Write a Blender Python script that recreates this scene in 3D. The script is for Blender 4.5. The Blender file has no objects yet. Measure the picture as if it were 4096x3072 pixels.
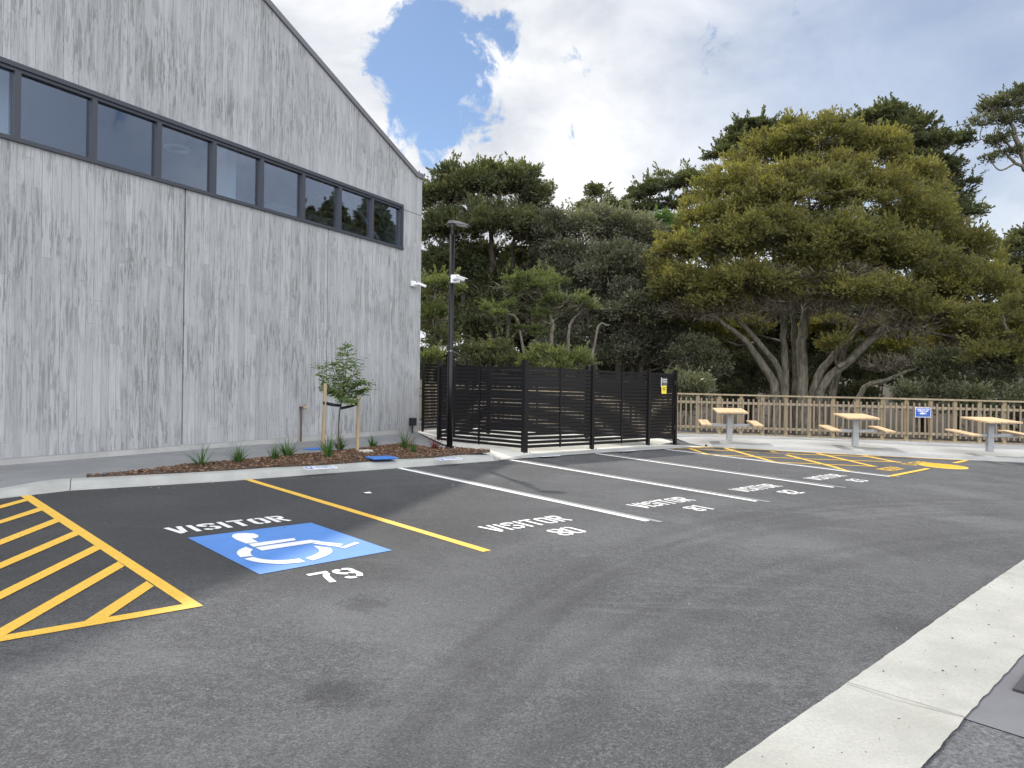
import bpy, math, random
import numpy as np
from mathutils import Vector, Matrix
R = math.radians
random.seed(7); rng = np.random.default_rng(7)
S = bpy.context.scene
COL = S.collection

# ------------------------------------------------------------------ camera
FPX, PITCH, ROLL, H = 2900.0, 0.003555, -0.012403, 1.6      # photo is 4096 px wide
GA, GB = -0.02644, 0.01527                                    # cross falls of the car park
cam = bpy.data.cameras.new('camera'); camo = bpy.data.objects.new('camera', cam); COL.objects.link(camo)
cam.sensor_width = 36; cam.lens = FPX/4096*36; cam.clip_start = .05; cam.clip_end = 3000
def rayd(px, py):
    x = (px-2048)/FPX; z = -(py-1536)/FPX
    c, s = math.cos(ROLL), math.sin(ROLL); x, z = c*x+s*z, -s*x+c*z
    c, s = math.cos(PITCH), math.sin(PITCH); return np.array([x, c-s*z, s+c*z])
_f = rayd(2048, 1536); _r = rayd(2048+FPX, 1536)-_f; _u = rayd(2048, 1536-FPX)-_f
camo.matrix_world = Matrix(((_r[0], _u[0], -_f[0], 0), (_r[1], _u[1], -_f[1], 0), (_r[2], _u[2], -_f[2], H), (0, 0, 0, 1)))
S.camera = camo
S.render.resolution_x = 1024; S.render.resolution_y = 768

# ------------------------------------------------------------------ light
SUN_AZ, SUN_EL = 23.0, 47.5                                   # degrees left of the view axis, above horizon
sd = Vector((-math.sin(R(SUN_AZ))*math.cos(R(SUN_EL)), math.cos(R(SUN_AZ))*math.cos(R(SUN_EL)), math.sin(R(SUN_EL))))
sl = bpy.data.lights.new('sun', 'SUN'); so = bpy.data.objects.new('sun', sl); COL.objects.link(so)
sl.energy = 2.7; sl.angle = R(1.2); sl.color = (1, .95, .87)
so.rotation_euler = (-sd).to_track_quat('-Z', 'Y').to_euler(); so.location = (0, 0, 30)

W = bpy.data.worlds.new('World'); S.world = W; W.use_nodes = True
nt = W.node_tree; nt.nodes.clear()
def NN(nt, t, **k):
    n = nt.nodes.new(t)
    for a, b in k.items():
        if a == 'ins':
            for i, v in b.items(): n.inputs[i].default_value = v
        else: setattr(n, a, b)
    return n
L = nt.links.new
sky = NN(nt, 'ShaderNodeTexSky', sky_type='NISHITA', sun_disc=False, sun_elevation=R(SUN_EL), sun_rotation=R(-SUN_AZ), altitude=20, air_density=1.0, dust_density=0.15, ozone_density=3.0)
bg1 = NN(nt, 'ShaderNodeBackground', ins={'Strength': .096}); L(sky.outputs[0], bg1.inputs[0])
tc = NN(nt, 'ShaderNodeTexCoord')
nz = NN(nt, 'ShaderNodeTexNoise', ins={'Scale': 5.5, 'Detail': 10, 'Roughness': .6, 'Distortion': .35}); L(tc.outputs['Generated'], nz.inputs['Vector'])
nf = NN(nt, 'ShaderNodeTexNoise', ins={'Scale': 19, 'Detail': 8, 'Roughness': .64, 'Distortion': .5}); L(tc.outputs['Generated'], nf.inputs['Vector'])
def mth(op, a, b=None, c=None, clamp=False):
    n = NN(nt, 'ShaderNodeMath', operation=op, use_clamp=clamp)
    for i, v in enumerate((a, b, c)):
        if v is None: continue
        if isinstance(v, (int, float)): n.inputs[i].default_value = v
        else: L(v, n.inputs[i])
    return n.outputs[0]
# openings of blue sky, placed by their direction
acc = None
for px, py, rad, amt in [(1740, 290, 370, .86), (1480, 120, 110, .35), (1960, 220, 230, .62), (1800, 470, 230, .74), (1745, 640, 140, .6), (1730, 560, 110, .7), (2030, 80, 120, .45), (2230, 800, 130, .55),
                         (1600, 450, 130, .45)]:
    d = rayd(px, py) if py is not None else px; d = d/np.linalg.norm(d)
    vd = NN(nt, 'ShaderNodeVectorMath', operation='DISTANCE'); L(tc.outputs['Generated'], vd.inputs[0]); vd.inputs[1].default_value = d
    mr = NN(nt, 'ShaderNodeMapRange', interpolation_type='SMOOTHERSTEP', ins={'From Min': 0, 'From Max': rad/FPX*1.25, 'To Min': amt, 'To Max': 0}); L(vd.outputs['Value'], mr.inputs['Value'])
    acc = mr.outputs[0] if acc is None else mth('MAXIMUM', acc, mr.outputs[0])
n1 = mth('MULTIPLY', mth('SUBTRACT', nz.outputs[0], .5), 2.5)
n2 = mth('MULTIPLY', mth('SUBTRACT', nf.outputs[0], .5), 1.5)
val = mth('ADD', mth('ADD', acc, n1), n2)
mb = NN(nt, 'ShaderNodeMapRange', interpolation_type='SMOOTHSTEP', ins={'From Min': .28, 'From Max': .56, 'To Min': 1, 'To Max': .02}); L(val, mb.inputs['Value'])
# cloud body: soft grey shading inside the cloud
ns = NN(nt, 'ShaderNodeTexNoise', ins={'Scale': 4.5, 'Detail': 7, 'Roughness': .55, 'Distortion': .3})
mp = NN(nt, 'ShaderNodeMapping', ins={'Location': (3.1, 1.7, .4), 'Scale': (1, 1, 1.5)}); L(tc.outputs['Generated'], mp.inputs[0]); L(mp.outputs[0], ns.inputs['Vector'])
cr = NN(nt, 'ShaderNodeValToRGB'); L(ns.outputs[0], cr.inputs[0])
cr.color_ramp.elements[0].position = .36; cr.color_ramp.elements[0].color = (.61, .645, .71, 1)
cr.color_ramp.elements[1].position = .60; cr.color_ramp.elements[1].color = (.97, .975, .985, 1)
dt = NN(nt, 'ShaderNodeVectorMath', operation='DOT_PRODUCT'); L(tc.outputs['Generated'], dt.inputs[0]); dt.inputs[1].default_value = (.12, -.92, .38)
br = NN(nt, 'ShaderNodeMapRange', interpolation_type='SMOOTHSTEP', ins={'From Min': .1, 'From Max': .85, 'To Min': .92, 'To Max': 3.0}); L(dt.outputs['Value'], br.inputs['Value'])  # unseen clouds behind the camera brightened to add ambient fill light
bg2 = NN(nt, 'ShaderNodeBackground', ins={'Strength': 1.0}); L(cr.outputs[0], bg2.inputs[0]); L(br.outputs[0], bg2.inputs[1])
mix = NN(nt, 'ShaderNodeMixShader'); L(mb.outputs[0], mix.inputs[0]); L(bg1.outputs[0], mix.inputs[1]); L(bg2.outputs[0], mix.inputs[2])
wo = NN(nt, 'ShaderNodeOutputWorld')
# thin bright veil over the blue towards the upper right
d = rayd(3750, 180); d = d/np.linalg.norm(d); vd = NN(nt, 'ShaderNodeVectorMath', operation='DISTANCE'); L(tc.outputs['Generated'], vd.inputs[0]); vd.inputs[1].default_value = d
vm = NN(nt, 'ShaderNodeMapRange', interpolation_type='SMOOTHSTEP', ins={'From Min': .02, 'From Max': .42, 'To Min': .80, 'To Max': 0}); L(vd.outputs['Value'], vm.inputs['Value'])
vd2 = NN(nt, 'ShaderNodeVectorMath', operation='DISTANCE'); L(tc.outputs['Generated'], vd2.inputs[0]); vd2.inputs[1].default_value = (.93, .1, .36)
vm2 = NN(nt, 'ShaderNodeMapRange', interpolation_type='SMOOTHSTEP', ins={'From Min': .15, 'From Max': .85, 'To Min': .42, 'To Max': 0}); L(vd2.outputs['Value'], vm2.inputs['Value'])
veil = mth('MULTIPLY', mth('MAXIMUM', vm.outputs[0], vm2.outputs[0]), mth('ADD', .72, mth('MULTIPLY', nz.outputs[0], .6)))
L(mth('ADD', mth('SUBTRACT', mb.outputs[0], mth('MULTIPLY', mb.outputs[0], veil)), mth('MULTIPLY', veil, .22)), mix.inputs[0])
# pale high haze everywhere in the blue
L(mix.outputs[0], wo.inputs[0])

S.view_settings.view_transform = 'Standard'; S.view_settings.look = 'None'; S.view_settings.exposure = 0.29; S.view_settings.gamma = 1
S.render.engine = 'CYCLES'
S.cycles.max_bounces = 6; S.cycles.transparent_max_bounces = 12

# ------------------------------------------------------------------ helpers
def G(x, y): return GA*x+GB*y
def gp(px, py, dz=0.0):
    d = rayd(px, py); t = (-H+dz)/(d[2]-GA*d[0]-GB*d[1]); p = d*t; return np.array([p[0], p[1], p[2]+H])
def at(px, py, Y):
    d = rayd(px, py); p = d*Y/d[1]; return np.array([p[0], p[1], p[2]+H])

class MB:
    """collects vertices and faces; build() links them as one mesh"""
    def __init__(s): s.v = []; s.f = []; s.n = 0
    def add(s, vs, fs):
        s.v.append(np.asarray(vs, float).reshape(-1, 3)); s.f += [tuple(i+s.n for i in f) for f in fs]; s.n += len(s.v[-1]); return s
    def box(s, c, size, M=None, bev=0):
        x, y, z = np.array(size)/2
        if bev:
            b = bev; vs = []; 
            for sz in (-1, 1):
                for (cx, cy) in ((x-b, y), (x, y-b), (x, -y+b), (x-b, -y), (-x+b, -y), (-x, -y+b), (-x, y-b), (-x+b, y)): vs.append((cx, cy, sz*(z-b)))
            for sz in (-1, 1):
                for (cx, cy) in ((x-b, y-b), (x-b, y-b), (x-b, -y+b), (x-b, -y+b), (-x+b, -y+b), (-x+b, -y+b), (-x+b, y-b), (-x+b, y-b)): vs.append((cx, cy, sz*z))
            fs = [(i, (i+1) % 8, 8+(i+1) % 8, 8+i) for i in range(8)]
            fs += [(16+i, 16+(i+1) % 8, (i+1) % 8, i) for i in range(8)] + [(8+i, 8+(i+1) % 8, 24+(i+1) % 8, 24+i) for i in range(8)]
            fs += [(16, 18, 20, 22), (30, 28, 26, 24)]
            v = np.array(vs)
        else:
            v = np.array([(i*x, j*y, k*z) for i in (-1, 1) for j in (-1, 1) for k in (-1, 1)])
            fs = [(0, 1, 3, 2), (4, 6, 7, 5), (0, 4, 5, 1), (2, 3, 7, 6), (0, 2, 6, 4), (1, 5, 7, 3)]
        if M is not None: v = v@np.array(M).T
        return s.add(v+np.array(c), fs)
    def bar(s, a, b, w, h, up=(0, 0, 1), bev=0):
        a = np.array(a, float); b = np.array(b, float); d = b-a; l = np.linalg.norm(d); d /= l
        u = np.array(up, float); x = np.cross(u, d)
        if np.linalg.norm(x) < 1e-6: x = np.cross((1, 0, 0), d)
        x /= np.linalg.norm(x); u = np.cross(d, x)
        M = np.stack([x, d, u], 1)
        return s.box((a+b)/2, (w, l, h), M, bev)
    def tube(s, pts, rad, n=8, cap=True):
        P = np.array(pts, float); m = len(P); rad = np.broadcast_to(rad, (m,)).astype(float)
        T = np.gradient(P, axis=0); T /= np.linalg.norm(T, axis=1)[:, None]+1e-12
        ref = np.array((.31, .17, .93)) if abs(T[:, 2]).mean() < .8 else np.array((1., .1, 0.))
        X = np.cross(T, ref); X /= np.linalg.norm(X, axis=1)[:, None]; Y = np.cross(T, X)
        an = np.arange(n)*2*math.pi/n
        v = P[:, None]+rad[:, None, None]*(np.cos(an)[None, :, None]*X[:, None]+np.sin(an)[None, :, None]*Y[:, None])
        fs = [(i*n+j, i*n+(j+1) % n, (i+1)*n+(j+1) % n, (i+1)*n+j) for i in range(m-1) for j in range(n)]
        if cap: fs += [tuple(range(n))[::-1], tuple((m-1)*n+j for j in range(n))]
        return s.add(v.reshape(-1, 3), fs)
    def poly(s, pts): return s.add(pts, [tuple(range(len(pts)))])
    def prism(s, pts, dz):
        p = np.array(pts, float); n = len(p); d = np.array(dz, float) if np.ndim(dz) else np.array((0, 0, dz))
        v = np.concatenate([p, p+d]); return s.add(v, [tuple(range(n))[::-1], tuple(range(n, 2*n))]+[(i, (i+1) % n, n+(i+1) % n, n+i) for i in range(n)])
    def build(s, name, mat, parent=None, smooth=False):
        me = bpy.data.meshes.new(name); v = np.concatenate(s.v)
        me.from_pydata(v.tolist(), [], s.f); me.update()
        if smooth: me.polygons.foreach_set('use_smooth', [True]*len(me.polygons))
        if mat: me.materials.append(mat)
        o = bpy.data.objects.new(name, me); COL.objects.link(o)
        if parent: o.parent = parent
        return o
def tag(o, label=None, cat=None, group=None, kind=None):
    if label: o['label'] = label
    if cat: o['category'] = cat
    if group: o['group'] = group
    if kind: o['kind'] = kind
    return o
def empty(name, loc=(0, 0, 0), rz=0.0):
    o = bpy.data.objects.new(name, None); COL.objects.link(o); o.location = loc; o.rotation_euler = (0, 0, rz); o.empty_display_size = .2; return o
def copy_tree(o, parent=None):
    c = o.copy(); COL.objects.link(c); c.parent = parent
    for ch in [k for k in bpy.data.objects if k.parent == o]: copy_tree(ch, c)
    return c

# ------------------------------------------------------------------ materials
def mat(name, col, rough=.6, metal=0.0, noise=None, bump=None, spec=.5):
    m = bpy.data.materials.new(name); m.use_nodes = True; t = m.node_tree; p = t.nodes['Principled BSDF']
    p.inputs['Base Color'].default_value = (*col, 1); p.inputs['Roughness'].default_value = rough; p.inputs['Metallic'].default_value = metal
    p.inputs['Specular IOR Level'].default_value = spec
    c = NN(t, 'ShaderNodeTexCoord')
    if noise:
        sc, amt, stretch = noise
        mp = NN(t, 'ShaderNodeMapping', ins={'Scale': stretch}); t.links.new(c.outputs['Object'], mp.inputs[0])
        n = NN(t, 'ShaderNodeTexNoise', ins={'Scale': sc, 'Detail': 5, 'Roughness': .6}); t.links.new(mp.outputs[0], n.inputs['Vector'])
        r = NN(t, 'ShaderNodeValToRGB'); t.links.new(n.outputs[0], r.inputs[0])
        r.color_ramp.elements[0].position = .3; r.color_ramp.elements[0].color = tuple(min(1, k*(1-amt)) for k in col)+(1,)
        r.color_ramp.elements[1].position = .7; r.color_ramp.elements[1].color = tuple(min(1, k*(1+amt)) for k in col)+(1,)
        t.links.new(r.outputs[0], p.inputs['Base Color'])
    if bump:
        sc, st, di = bump
        n = NN(t, 'ShaderNodeTexNoise', ins={'Scale': sc, 'Detail': 4}); t.links.new(c.outputs['Object'], n.inputs['Vector'])
        b = NN(t, 'ShaderNodeBump', ins={'Strength': st, 'Distance': di}); t.links.new(n.outputs[0], b.inputs['Height']); t.links.new(b.outputs[0], p.inputs['Normal'])
    return m

class T:   # small node-tree shorthand
    def __init__(s, name):
        s.m = bpy.data.materials.new(name); s.m.use_nodes = True; s.t = s.m.node_tree; s.p = s.t.nodes['Principled BSDF']; s.out = s.t.nodes['Material Output']
        s.tc = NN(s.t, 'ShaderNodeTexCoord')
    def l(s, a, b): s.t.links.new(a, b)
    def map(s, scale=(1, 1, 1), loc=(0, 0, 0), rot=(0, 0, 0), src='Object'):
        n = NN(s.t, 'ShaderNodeMapping', ins={'Scale': scale, 'Location': loc, 'Rotation': rot}); s.l(s.tc.outputs[src], n.inputs[0]); return n.outputs[0]
    def noise(s, vec, scale, detail=4, rough=.55, dist=0):
        n = NN(s.t, 'ShaderNodeTexNoise', ins={'Scale': scale, 'Detail': detail, 'Roughness': rough, 'Distortion': dist}); s.l(vec, n.inputs['Vector']); return n.outputs[0]
    def math(s, op, a, b=None, clamp=False):
        n = NN(s.t, 'ShaderNodeMath', operation=op, use_clamp=clamp)
        for i, v in enumerate((a, b)):
            if v is None: continue
            if isinstance(v, (int, float)): n.inputs[i].default_value = v
            else: s.l(v, n.inputs[i])
        return n.outputs[0]
    def rng(s, v, a, b, c=0., d=1., smooth=True):
        n = NN(s.t, 'ShaderNodeMapRange', ins={'From Min': a, 'From Max': b, 'To Min': c, 'To Max': d}, interpolation_type='SMOOTHSTEP' if smooth else 'LINEAR'); s.l(v, n.inputs['Value']); return n.outputs[0]
    def mix(s, f, a, b, mode='MIX'):
        n = NN(s.t, 'ShaderNodeMix', data_type='RGBA', blend_type=mode)
        for i, v in ((0, f), (6, a), (7, b)):
            if isinstance(v, (int, float)): n.inputs[i].default_value = v
            elif isinstance(v, tuple): n.inputs[i].default_value = (*v, 1)
            else: s.l(v, n.inputs[i])
        return n.outputs[2]
    def bump(s, h, st, di):
        n = NN(s.t, 'ShaderNodeBump', ins={'Strength': st, 'Distance': di}); s.l(h, n.inputs['Height']); s.l(n.outputs[0], s.p.inputs['Normal']); return n
    def color(s, c): s.l(c, s.p.inputs['Base Color'])
    def rough(s, r): s.p.inputs['Roughness'].default_value = r

OIL = [tuple(gp(1460, 2415)[:2])+(.16,), tuple(gp(1390, 2780)[:2])+(.2,), tuple(gp(1310, 2765)[:2])+(.12,), tuple(gp(3640, 2500)[:2])+(.25,)]
def asphalt(name, dark=1.0, coarse=1.0):
    a = T(name); o = a.map()
    agg = a.noise(o, 90/coarse, 5, .75); mid = a.noise(o, 28/coarse, 3, .6); ag2 = NN(a.t, 'ShaderNodeTexVoronoi', ins={'Scale': 120/coarse}); a.l(o, ag2.inputs['Vector'])
    pat = a.noise(a.map((1, 1, 1), (3, 1, 0)), .55, 5, .6, .6)
    str_ = a.noise(a.map((.35, 2.2, 1), (7, 0, 0), (0, 0, R(-20))), 1.3, 6, .62, .5)
    c = a.mix(a.rng(agg, .3, .72), (.028*dark, .029*dark, .0315*dark), (.162*dark, .166*dark, .176*dark))
    c = a.mix(a.rng(mid, .42, .62, 0, .5), c, (.034*dark, .035*dark, .038*dark)); big = a.noise(a.map((1, 1, 1), (9, 4, 0)), 11/coarse, 4, .65); c = a.mix(a.rng(big, .40, .62, 0, .38), c, (.033*dark, .034*dark, .037*dark)); c = a.mix(a.rng(pat, .42, .66, 0, .42), c, (.150*dark, .153*dark, .160*dark)); pat2 = a.noise(a.map((1, 1, 1), (13, 2, 0)), .28, 4, .6, .8); c = a.mix(a.rng(pat2, .45, .62, 0, .40), c, (.040*dark, .041*dark, .044*dark))
    c = a.mix(a.rng(str_, .55, .78, 0, .38), c, (.17, .172, .176))
    pit = a.noise(o, 72/coarse, 4, .85); c = a.mix(a.rng(pit, .50, .62, 0, .66), c, (.022*dark, .022*dark, .024*dark)); c = a.mix(a.rng(pit, .44, .35, 0, .46), c, (.27*dark, .275*dark, .285*dark))
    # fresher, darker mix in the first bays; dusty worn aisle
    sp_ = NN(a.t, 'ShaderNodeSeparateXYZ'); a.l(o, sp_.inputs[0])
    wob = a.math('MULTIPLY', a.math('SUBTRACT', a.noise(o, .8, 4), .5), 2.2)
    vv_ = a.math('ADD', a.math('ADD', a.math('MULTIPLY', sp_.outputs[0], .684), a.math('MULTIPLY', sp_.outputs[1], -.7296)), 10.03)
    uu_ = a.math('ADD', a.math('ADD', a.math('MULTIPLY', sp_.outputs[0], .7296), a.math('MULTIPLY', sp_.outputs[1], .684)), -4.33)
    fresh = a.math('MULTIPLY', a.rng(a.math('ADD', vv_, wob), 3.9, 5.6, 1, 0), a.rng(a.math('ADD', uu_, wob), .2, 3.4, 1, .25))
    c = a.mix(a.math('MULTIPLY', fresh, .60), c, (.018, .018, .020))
    # oil spots
    for (ox, oy, orad) in OIL:
        vd = NN(a.t, 'ShaderNodeVectorMath', operation='DISTANCE'); a.l(o, vd.inputs[0]); vd.inputs[1].default_value = (ox, oy, G(ox, oy))
        c = a.mix(a.math('MULTIPLY', a.rng(a.math('ADD', vd.outputs['Value'], a.math('MULTIPLY', a.math('SUBTRACT', big, .5), orad*4)), orad*.5, orad*1.3, .75, 0), a.rng(agg, .3, .6, 1.3, .4)), c, (.018, .019, .021))
    # sweeping tyre tracks
    for cx, cy, r0, w, k in ((8.62, .58, 9.36, .13, .5), (8.62, .58, 9.62, .05, .4), (9.12, 1.42, 9.73, .12, .5), (9.12, 1.42, 9.45, .06, .4), (9.08, -1.31, 9.96, .14, .5), (9.08, -1.31, 10.3, .07, .4), (8.9, -.6, 7.6, .12, .4), (14.0, -9.5, 17.6, .16, .3)):
        vd = NN(a.t, 'ShaderNodeVectorMath', operation='DISTANCE'); a.l(o, vd.inputs[0]); vd.inputs[1].default_value = (cx, cy, 0)
        dd = a.math('ABSOLUTE', a.math('SUBTRACT', vd.outputs['Value'], r0))
        m_ = a.math('MULTIPLY', a.rng(dd, w*.3, w*1.4, k*.55, 0), a.rng(str_, .2, .5, .35, 1))
        c = a.mix(m_, c, (.42, .42, .43), 'MULTIPLY')
    # stray white paint and grit flecks
    vo = NN(a.t, 'ShaderNodeTexVoronoi', ins={'Scale': 2.2, 'Randomness': 1}); a.l(a.map((1, 1, 1)), vo.inputs['Vector'])
    c = a.mix(a.rng(vo.outputs['Distance'], .012, .02, .75, 0), c, (.5, .5, .48))
    scr = a.noise(a.map((14, .6, 1), (0, 0, 0), (0, 0, R(-37))), 1.2, 3, .5); sc2 = a.noise(o, .9, 2)
    c = a.mix(a.math('MULTIPLY', a.rng(scr, .735, .76, 0, .5), a.rng(sc2, .5, .6)), c, (.3, .3, .3))
    a.color(c); a.rough(.82)
    h = a.math('ADD', a.math('MULTIPLY', agg, .6), a.math('MULTIPLY', ag2.outputs['Distance'], .6)); a.bump(h, 1, .009*coarse)
    return a.m
def concrete(name, col, stain=(.30, .26, .19), st=.25, scale=1.0, speck=.1):
    a = T(name); o = a.map()
    n1 = a.noise(o, 1.6*scale, 6, .6); n2 = a.noise(o, 60*scale, 4, .7); n3 = a.noise(a.map((1, 1, 1), (5, 5, 0)), .9*scale, 5, .65, .5)
    c = a.mix(a.rng(n1, .3, .7), tuple(k*.84 for k in col), tuple(min(1, k*1.1) for k in col))
    c = a.mix(a.rng(n2, .35, .7, 0, speck*2), c, tuple(k*.6 for k in col))
    c = a.mix(a.rng(n3, .52, .75, 0, st), c, stain)
    a.color(c); a.rough(.85); a.bump(a.math('ADD', n2, a.math('MULTIPLY', n1, .6)), .35, .004)
    return a.m
def paint(name, col, wear=.5, under=(.06, .06, .062)):
    a = T(name); o = a.map(); n = a.noise(o, 75, 4, .8); n2 = a.noise(o, 2.2, 5, .65)
    w = a.math('MULTIPLY', a.rng(n, .53, .62), a.rng(n2, .35, .7, .15*wear, wear))
    c = a.mix(a.rng(n2, .3, .7), tuple(k*.88 for k in col), col); c = a.mix(w, c, under)
    a.color(c); a.rough(.6); a.bump(a.noise(o, 150, 3, .7), .5, .003); return a.m

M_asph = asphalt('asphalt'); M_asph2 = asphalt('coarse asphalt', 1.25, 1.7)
M_kerb = concrete('kerb concrete', (.335, .34, .325), (.22, .22, .2), .3)
M_path = concrete('path concrete', (.215, .22, .228), (.15, .15, .15), .3, 1.0, .4)
M_plat = concrete('platform concrete', (.37, .37, .36), (.28, .28, .28), .3, .8, .2)
M_pad = concrete('pad concrete', (.54, .53, .48), (.5, .45, .35), .3, 1, .05)
M_dish = concrete('channel concrete', (.345, .345, .32), (.31, .275, .20), .5, 1.0, .2)
M_slab = concrete('sump slab', (.13, .13, .145), (.1, .1, .1), .2, 1, .1)
M_yel = paint('yellow road paint', (.76, .46, .055), .8)
M_whi = paint('white road paint', (.80, .80, .79), .5)
M_wh2 = paint('worn white road paint', (.74, .74, .74), .45)
M_gry = paint('grey blackout paint', (.25, .256, .255), .4)
M_blu = paint('blue road paint', (.075, .215, .56), .22, (.16, .33, .68))
M_blk = mat('black powder coat', (.006, .0055, .0065), .34, 0, spec=.32, bump=(400, .08, .001))
M_blk2 = mat('black plastic', (.012, .012, .014), .45)
M_galv = mat('galvanised steel', (.36, .375, .39), .5, .35, noise=(18, .12, (1, 1, 1)))
M_wht = mat('white enamel', (.75, .76, .76), .35)
M_pine = mat('treated pine', (.27, .215, .14), .75, noise=(7, .28, (1, 1, .12)), bump=(60, .2, .003))
M_pine2 = mat('treated pine post', (.30, .235, .14), .75, noise=(7, .22, (1, 1, .12)), bump=(60, .2, .003))
M_picket = mat('weathered picket timber', (.215, .17, .125), .8, noise=(6, .3, (1, 1, .15)), bump=(60, .2, .003))
M_table = mat('oiled pine boards', (.56, .40, .235), .6, noise=(5, .22, (.3, 6, 1)), bump=(80, .15, .002))
M_stake = mat('stake timber', (.30, .23, .14), .8, noise=(9, .25, (3, 3, .2)), bump=(60, .2, .003))
M_strap = mat('black webbing', (.008, .010, .016), .8)
M_copper = mat('aged copper pipe', (.12, .055, .04), .5, .5)
M_brass = mat('brass', (.42, .33, .18), .4, .8)
M_alu = mat('charcoal aluminium', (.045, .05, .065), .42, 0)
M_flash = mat('grey metal flashing', (.16, .16, .175), .5, .2)
M_blusign = mat('blue sign face', (.012, .075, .36), .4)
M_sgnwh = mat('white sign face', (.78, .79, .82), .4)
M_yelsign = mat('yellow sign face', (.72, .60, .06), .5)
M_txtw = mat('white lettering', (.7, .72, .75), .5); M_txtb = mat('blue lettering', (.03, .10, .40), .5); M_txtk = mat('black lettering', (.03, .03, .01), .5)
M_soil = mat('leaf litter soil', (.045, .036, .022), .95, noise=(3, .5, (1, 1, 1)), bump=(12, .8, .05))
M_lidblue = mat('blue painted lid', (.035, .15, .46), .6, noise=(30, .15, (1, 1, 1)), bump=(60, .4, .01))

# ------------------------------------------------------------------ setting: ground
U = np.array([math.cos(.75294), math.sin(.75294)]); V = np.array([math.sin(.75294), -math.cos(.75294)])
O = np.array([-3.699, 10.282]); SP = 2.4902
def bay(i, u, v, dz=.004):
    p = O+U*(i*SP+u)+V*v; return np.array([p[0], p[1], G(*p)+dz])
def sheet(name, pts, mt, dz=0.0, n=None):
    mb = MB(); mb.poly([(p[0], p[1], G(p[0], p[1])+dz) for p in pts]); return mb.build(name, mt)
# terrain: one sheet to the horizon; gully behind the timber fence, wooded rise beyond
xs = np.concatenate([np.linspace(-400, -60, 12), np.linspace(-50, 60, 56), np.linspace(70, 400, 12)]); ys = np.concatenate([np.linspace(-300, 10, 14), np.linspace(14, 90, 50), np.linspace(100, 500, 14)])
def terr(x, y):
    h = -1.9+0*x
    h = h+.9*(1-np.clip((y-21)/2.0, 0, 1))*(y > 18)
    h = h+np.clip((y-34)/45, 0, 1)**1.2*5.5
    h = h+.25*np.sin(x*.23+1)*np.cos(y*.19)*np.clip((y-23)/10, 0, 1)
    return h
XX, YY = np.meshgrid(xs, ys); ZZ = terr(XX, YY); nx, ny = len(xs), len(ys)
mb = MB(); mb.add(np.stack([XX, YY, ZZ], -1).reshape(-1, 3), [(j*nx+i, j*nx+i+1, (j+1)*nx+i+1, (j+1)*nx+i) for j in range(ny-1) for i in range(nx-1)])
tag(mb.build('ground', M_soil, smooth=True), kind='structure')
# car park asphalt
KB = [gp(0, 1995), gp(278, 1963), gp(900, 1925.6), gp(1588, 1873), gp(1990, 1843), gp(2060, 1837), gp(2372, 1814), gp(2652, 1797), gp(2760, 1790.5), gp(2833, 1787)]
KF = [gp(2833, 1787), gp(2900, 1790), gp(3080, 1800), gp(3261, 1810), gp(3460, 1820.5), gp(3766, 1835.5), gp(3883, 1840.5), gp(4096, 1851)]
kdir = (KF[-1]-KF[-2]); kdir /= np.linalg.norm(kdir)
KF.append(KF[-1]+kdir*12)
KL = [KB[0]+(KB[0]-KB[1])/np.linalg.norm(KB[0]-KB[1])*np.array(6.)]; KL[0][2] = G(KL[0][0], KL[0][1])
mb = MB(); pts = [(-14, -8), (26, -8), (26, 24), (-14, 24)]
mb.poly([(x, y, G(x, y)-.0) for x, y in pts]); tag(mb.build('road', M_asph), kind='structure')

# kerb with sloped face. profile: front toe, face top, back top
def kerb_strip(name, front, hts, wid, mt, ins=(.05, )):
    P = [np.array(p[:2]) for p in front]; n = len(P); nor = []
    for i in range(n):
        d = P[min(i+1, n-1)]-P[max(i-1, 0)]; d = d/np.linalg.norm(d); nor.append(np.array((-d[1], d[0])))
    rows = []
    for p, q, h, w in zip(P, nor, hts, wid):
        r = []
        for off, z in ((0, -.02), (0, .004), (.05, h*.22), (.075, h*.62), (.10, h*.90), (.135, h), (w, h+.006), (w, -.1)):
            xy = p+q*off; r.append((xy[0], xy[1], G(*xy)+z))
        rows.append(r)
    m = len(rows[0]); mb = MB(); mb.add(np.array(rows).reshape(-1, 3), [(i*m+j, (i+1)*m+j, (i+1)*m+j+1, i*m+j+1) for i in range(n-1) for j in range(m-1)])
    return mb.build(name, mt)
def densify(P, k=4):
    out = []
    for a, b in zip(P[:-1], P[1:]):
        for t in range(k): out.append(a+(b-a)*t/k)
    return out+[P[-1]]
KBs = densify([KL[0]]+KB[:6], 4); hts = []; wid = []
for p in KBs:
    # height falls to a dropped crossing at the far left and to flush concrete beside the enclosure
    t = np.dot(p[:2]-O, U)
    h = .105*min(1, max(.12, (t+3.6)/1.2)) if t < -1 else .105*min(1, max(.1, (5.05-t)/.45))
    hts.append(h); wid.append(.27)
tag(kerb_strip('kerb', KBs, hts, wid, M_kerb), kind='structure')
kf = densify(KF, 3)
tag(kerb_strip('kerb', kf, [.03+.07*min(1, i/4) for i in range(len(kf))], [.36]*len(kf), M_plat), kind='structure')
def joint(name, a, b, w=.012):
    mb = MB(); a = np.array(a); b = np.array(b); d = (b-a)[:2]; q = np.array((-d[1], d[0]))/np.linalg.norm(d)*w/2
    return mb
M_joint = mat('dark joint', (.05, .05, .05), .9)
jb = MB()
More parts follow.
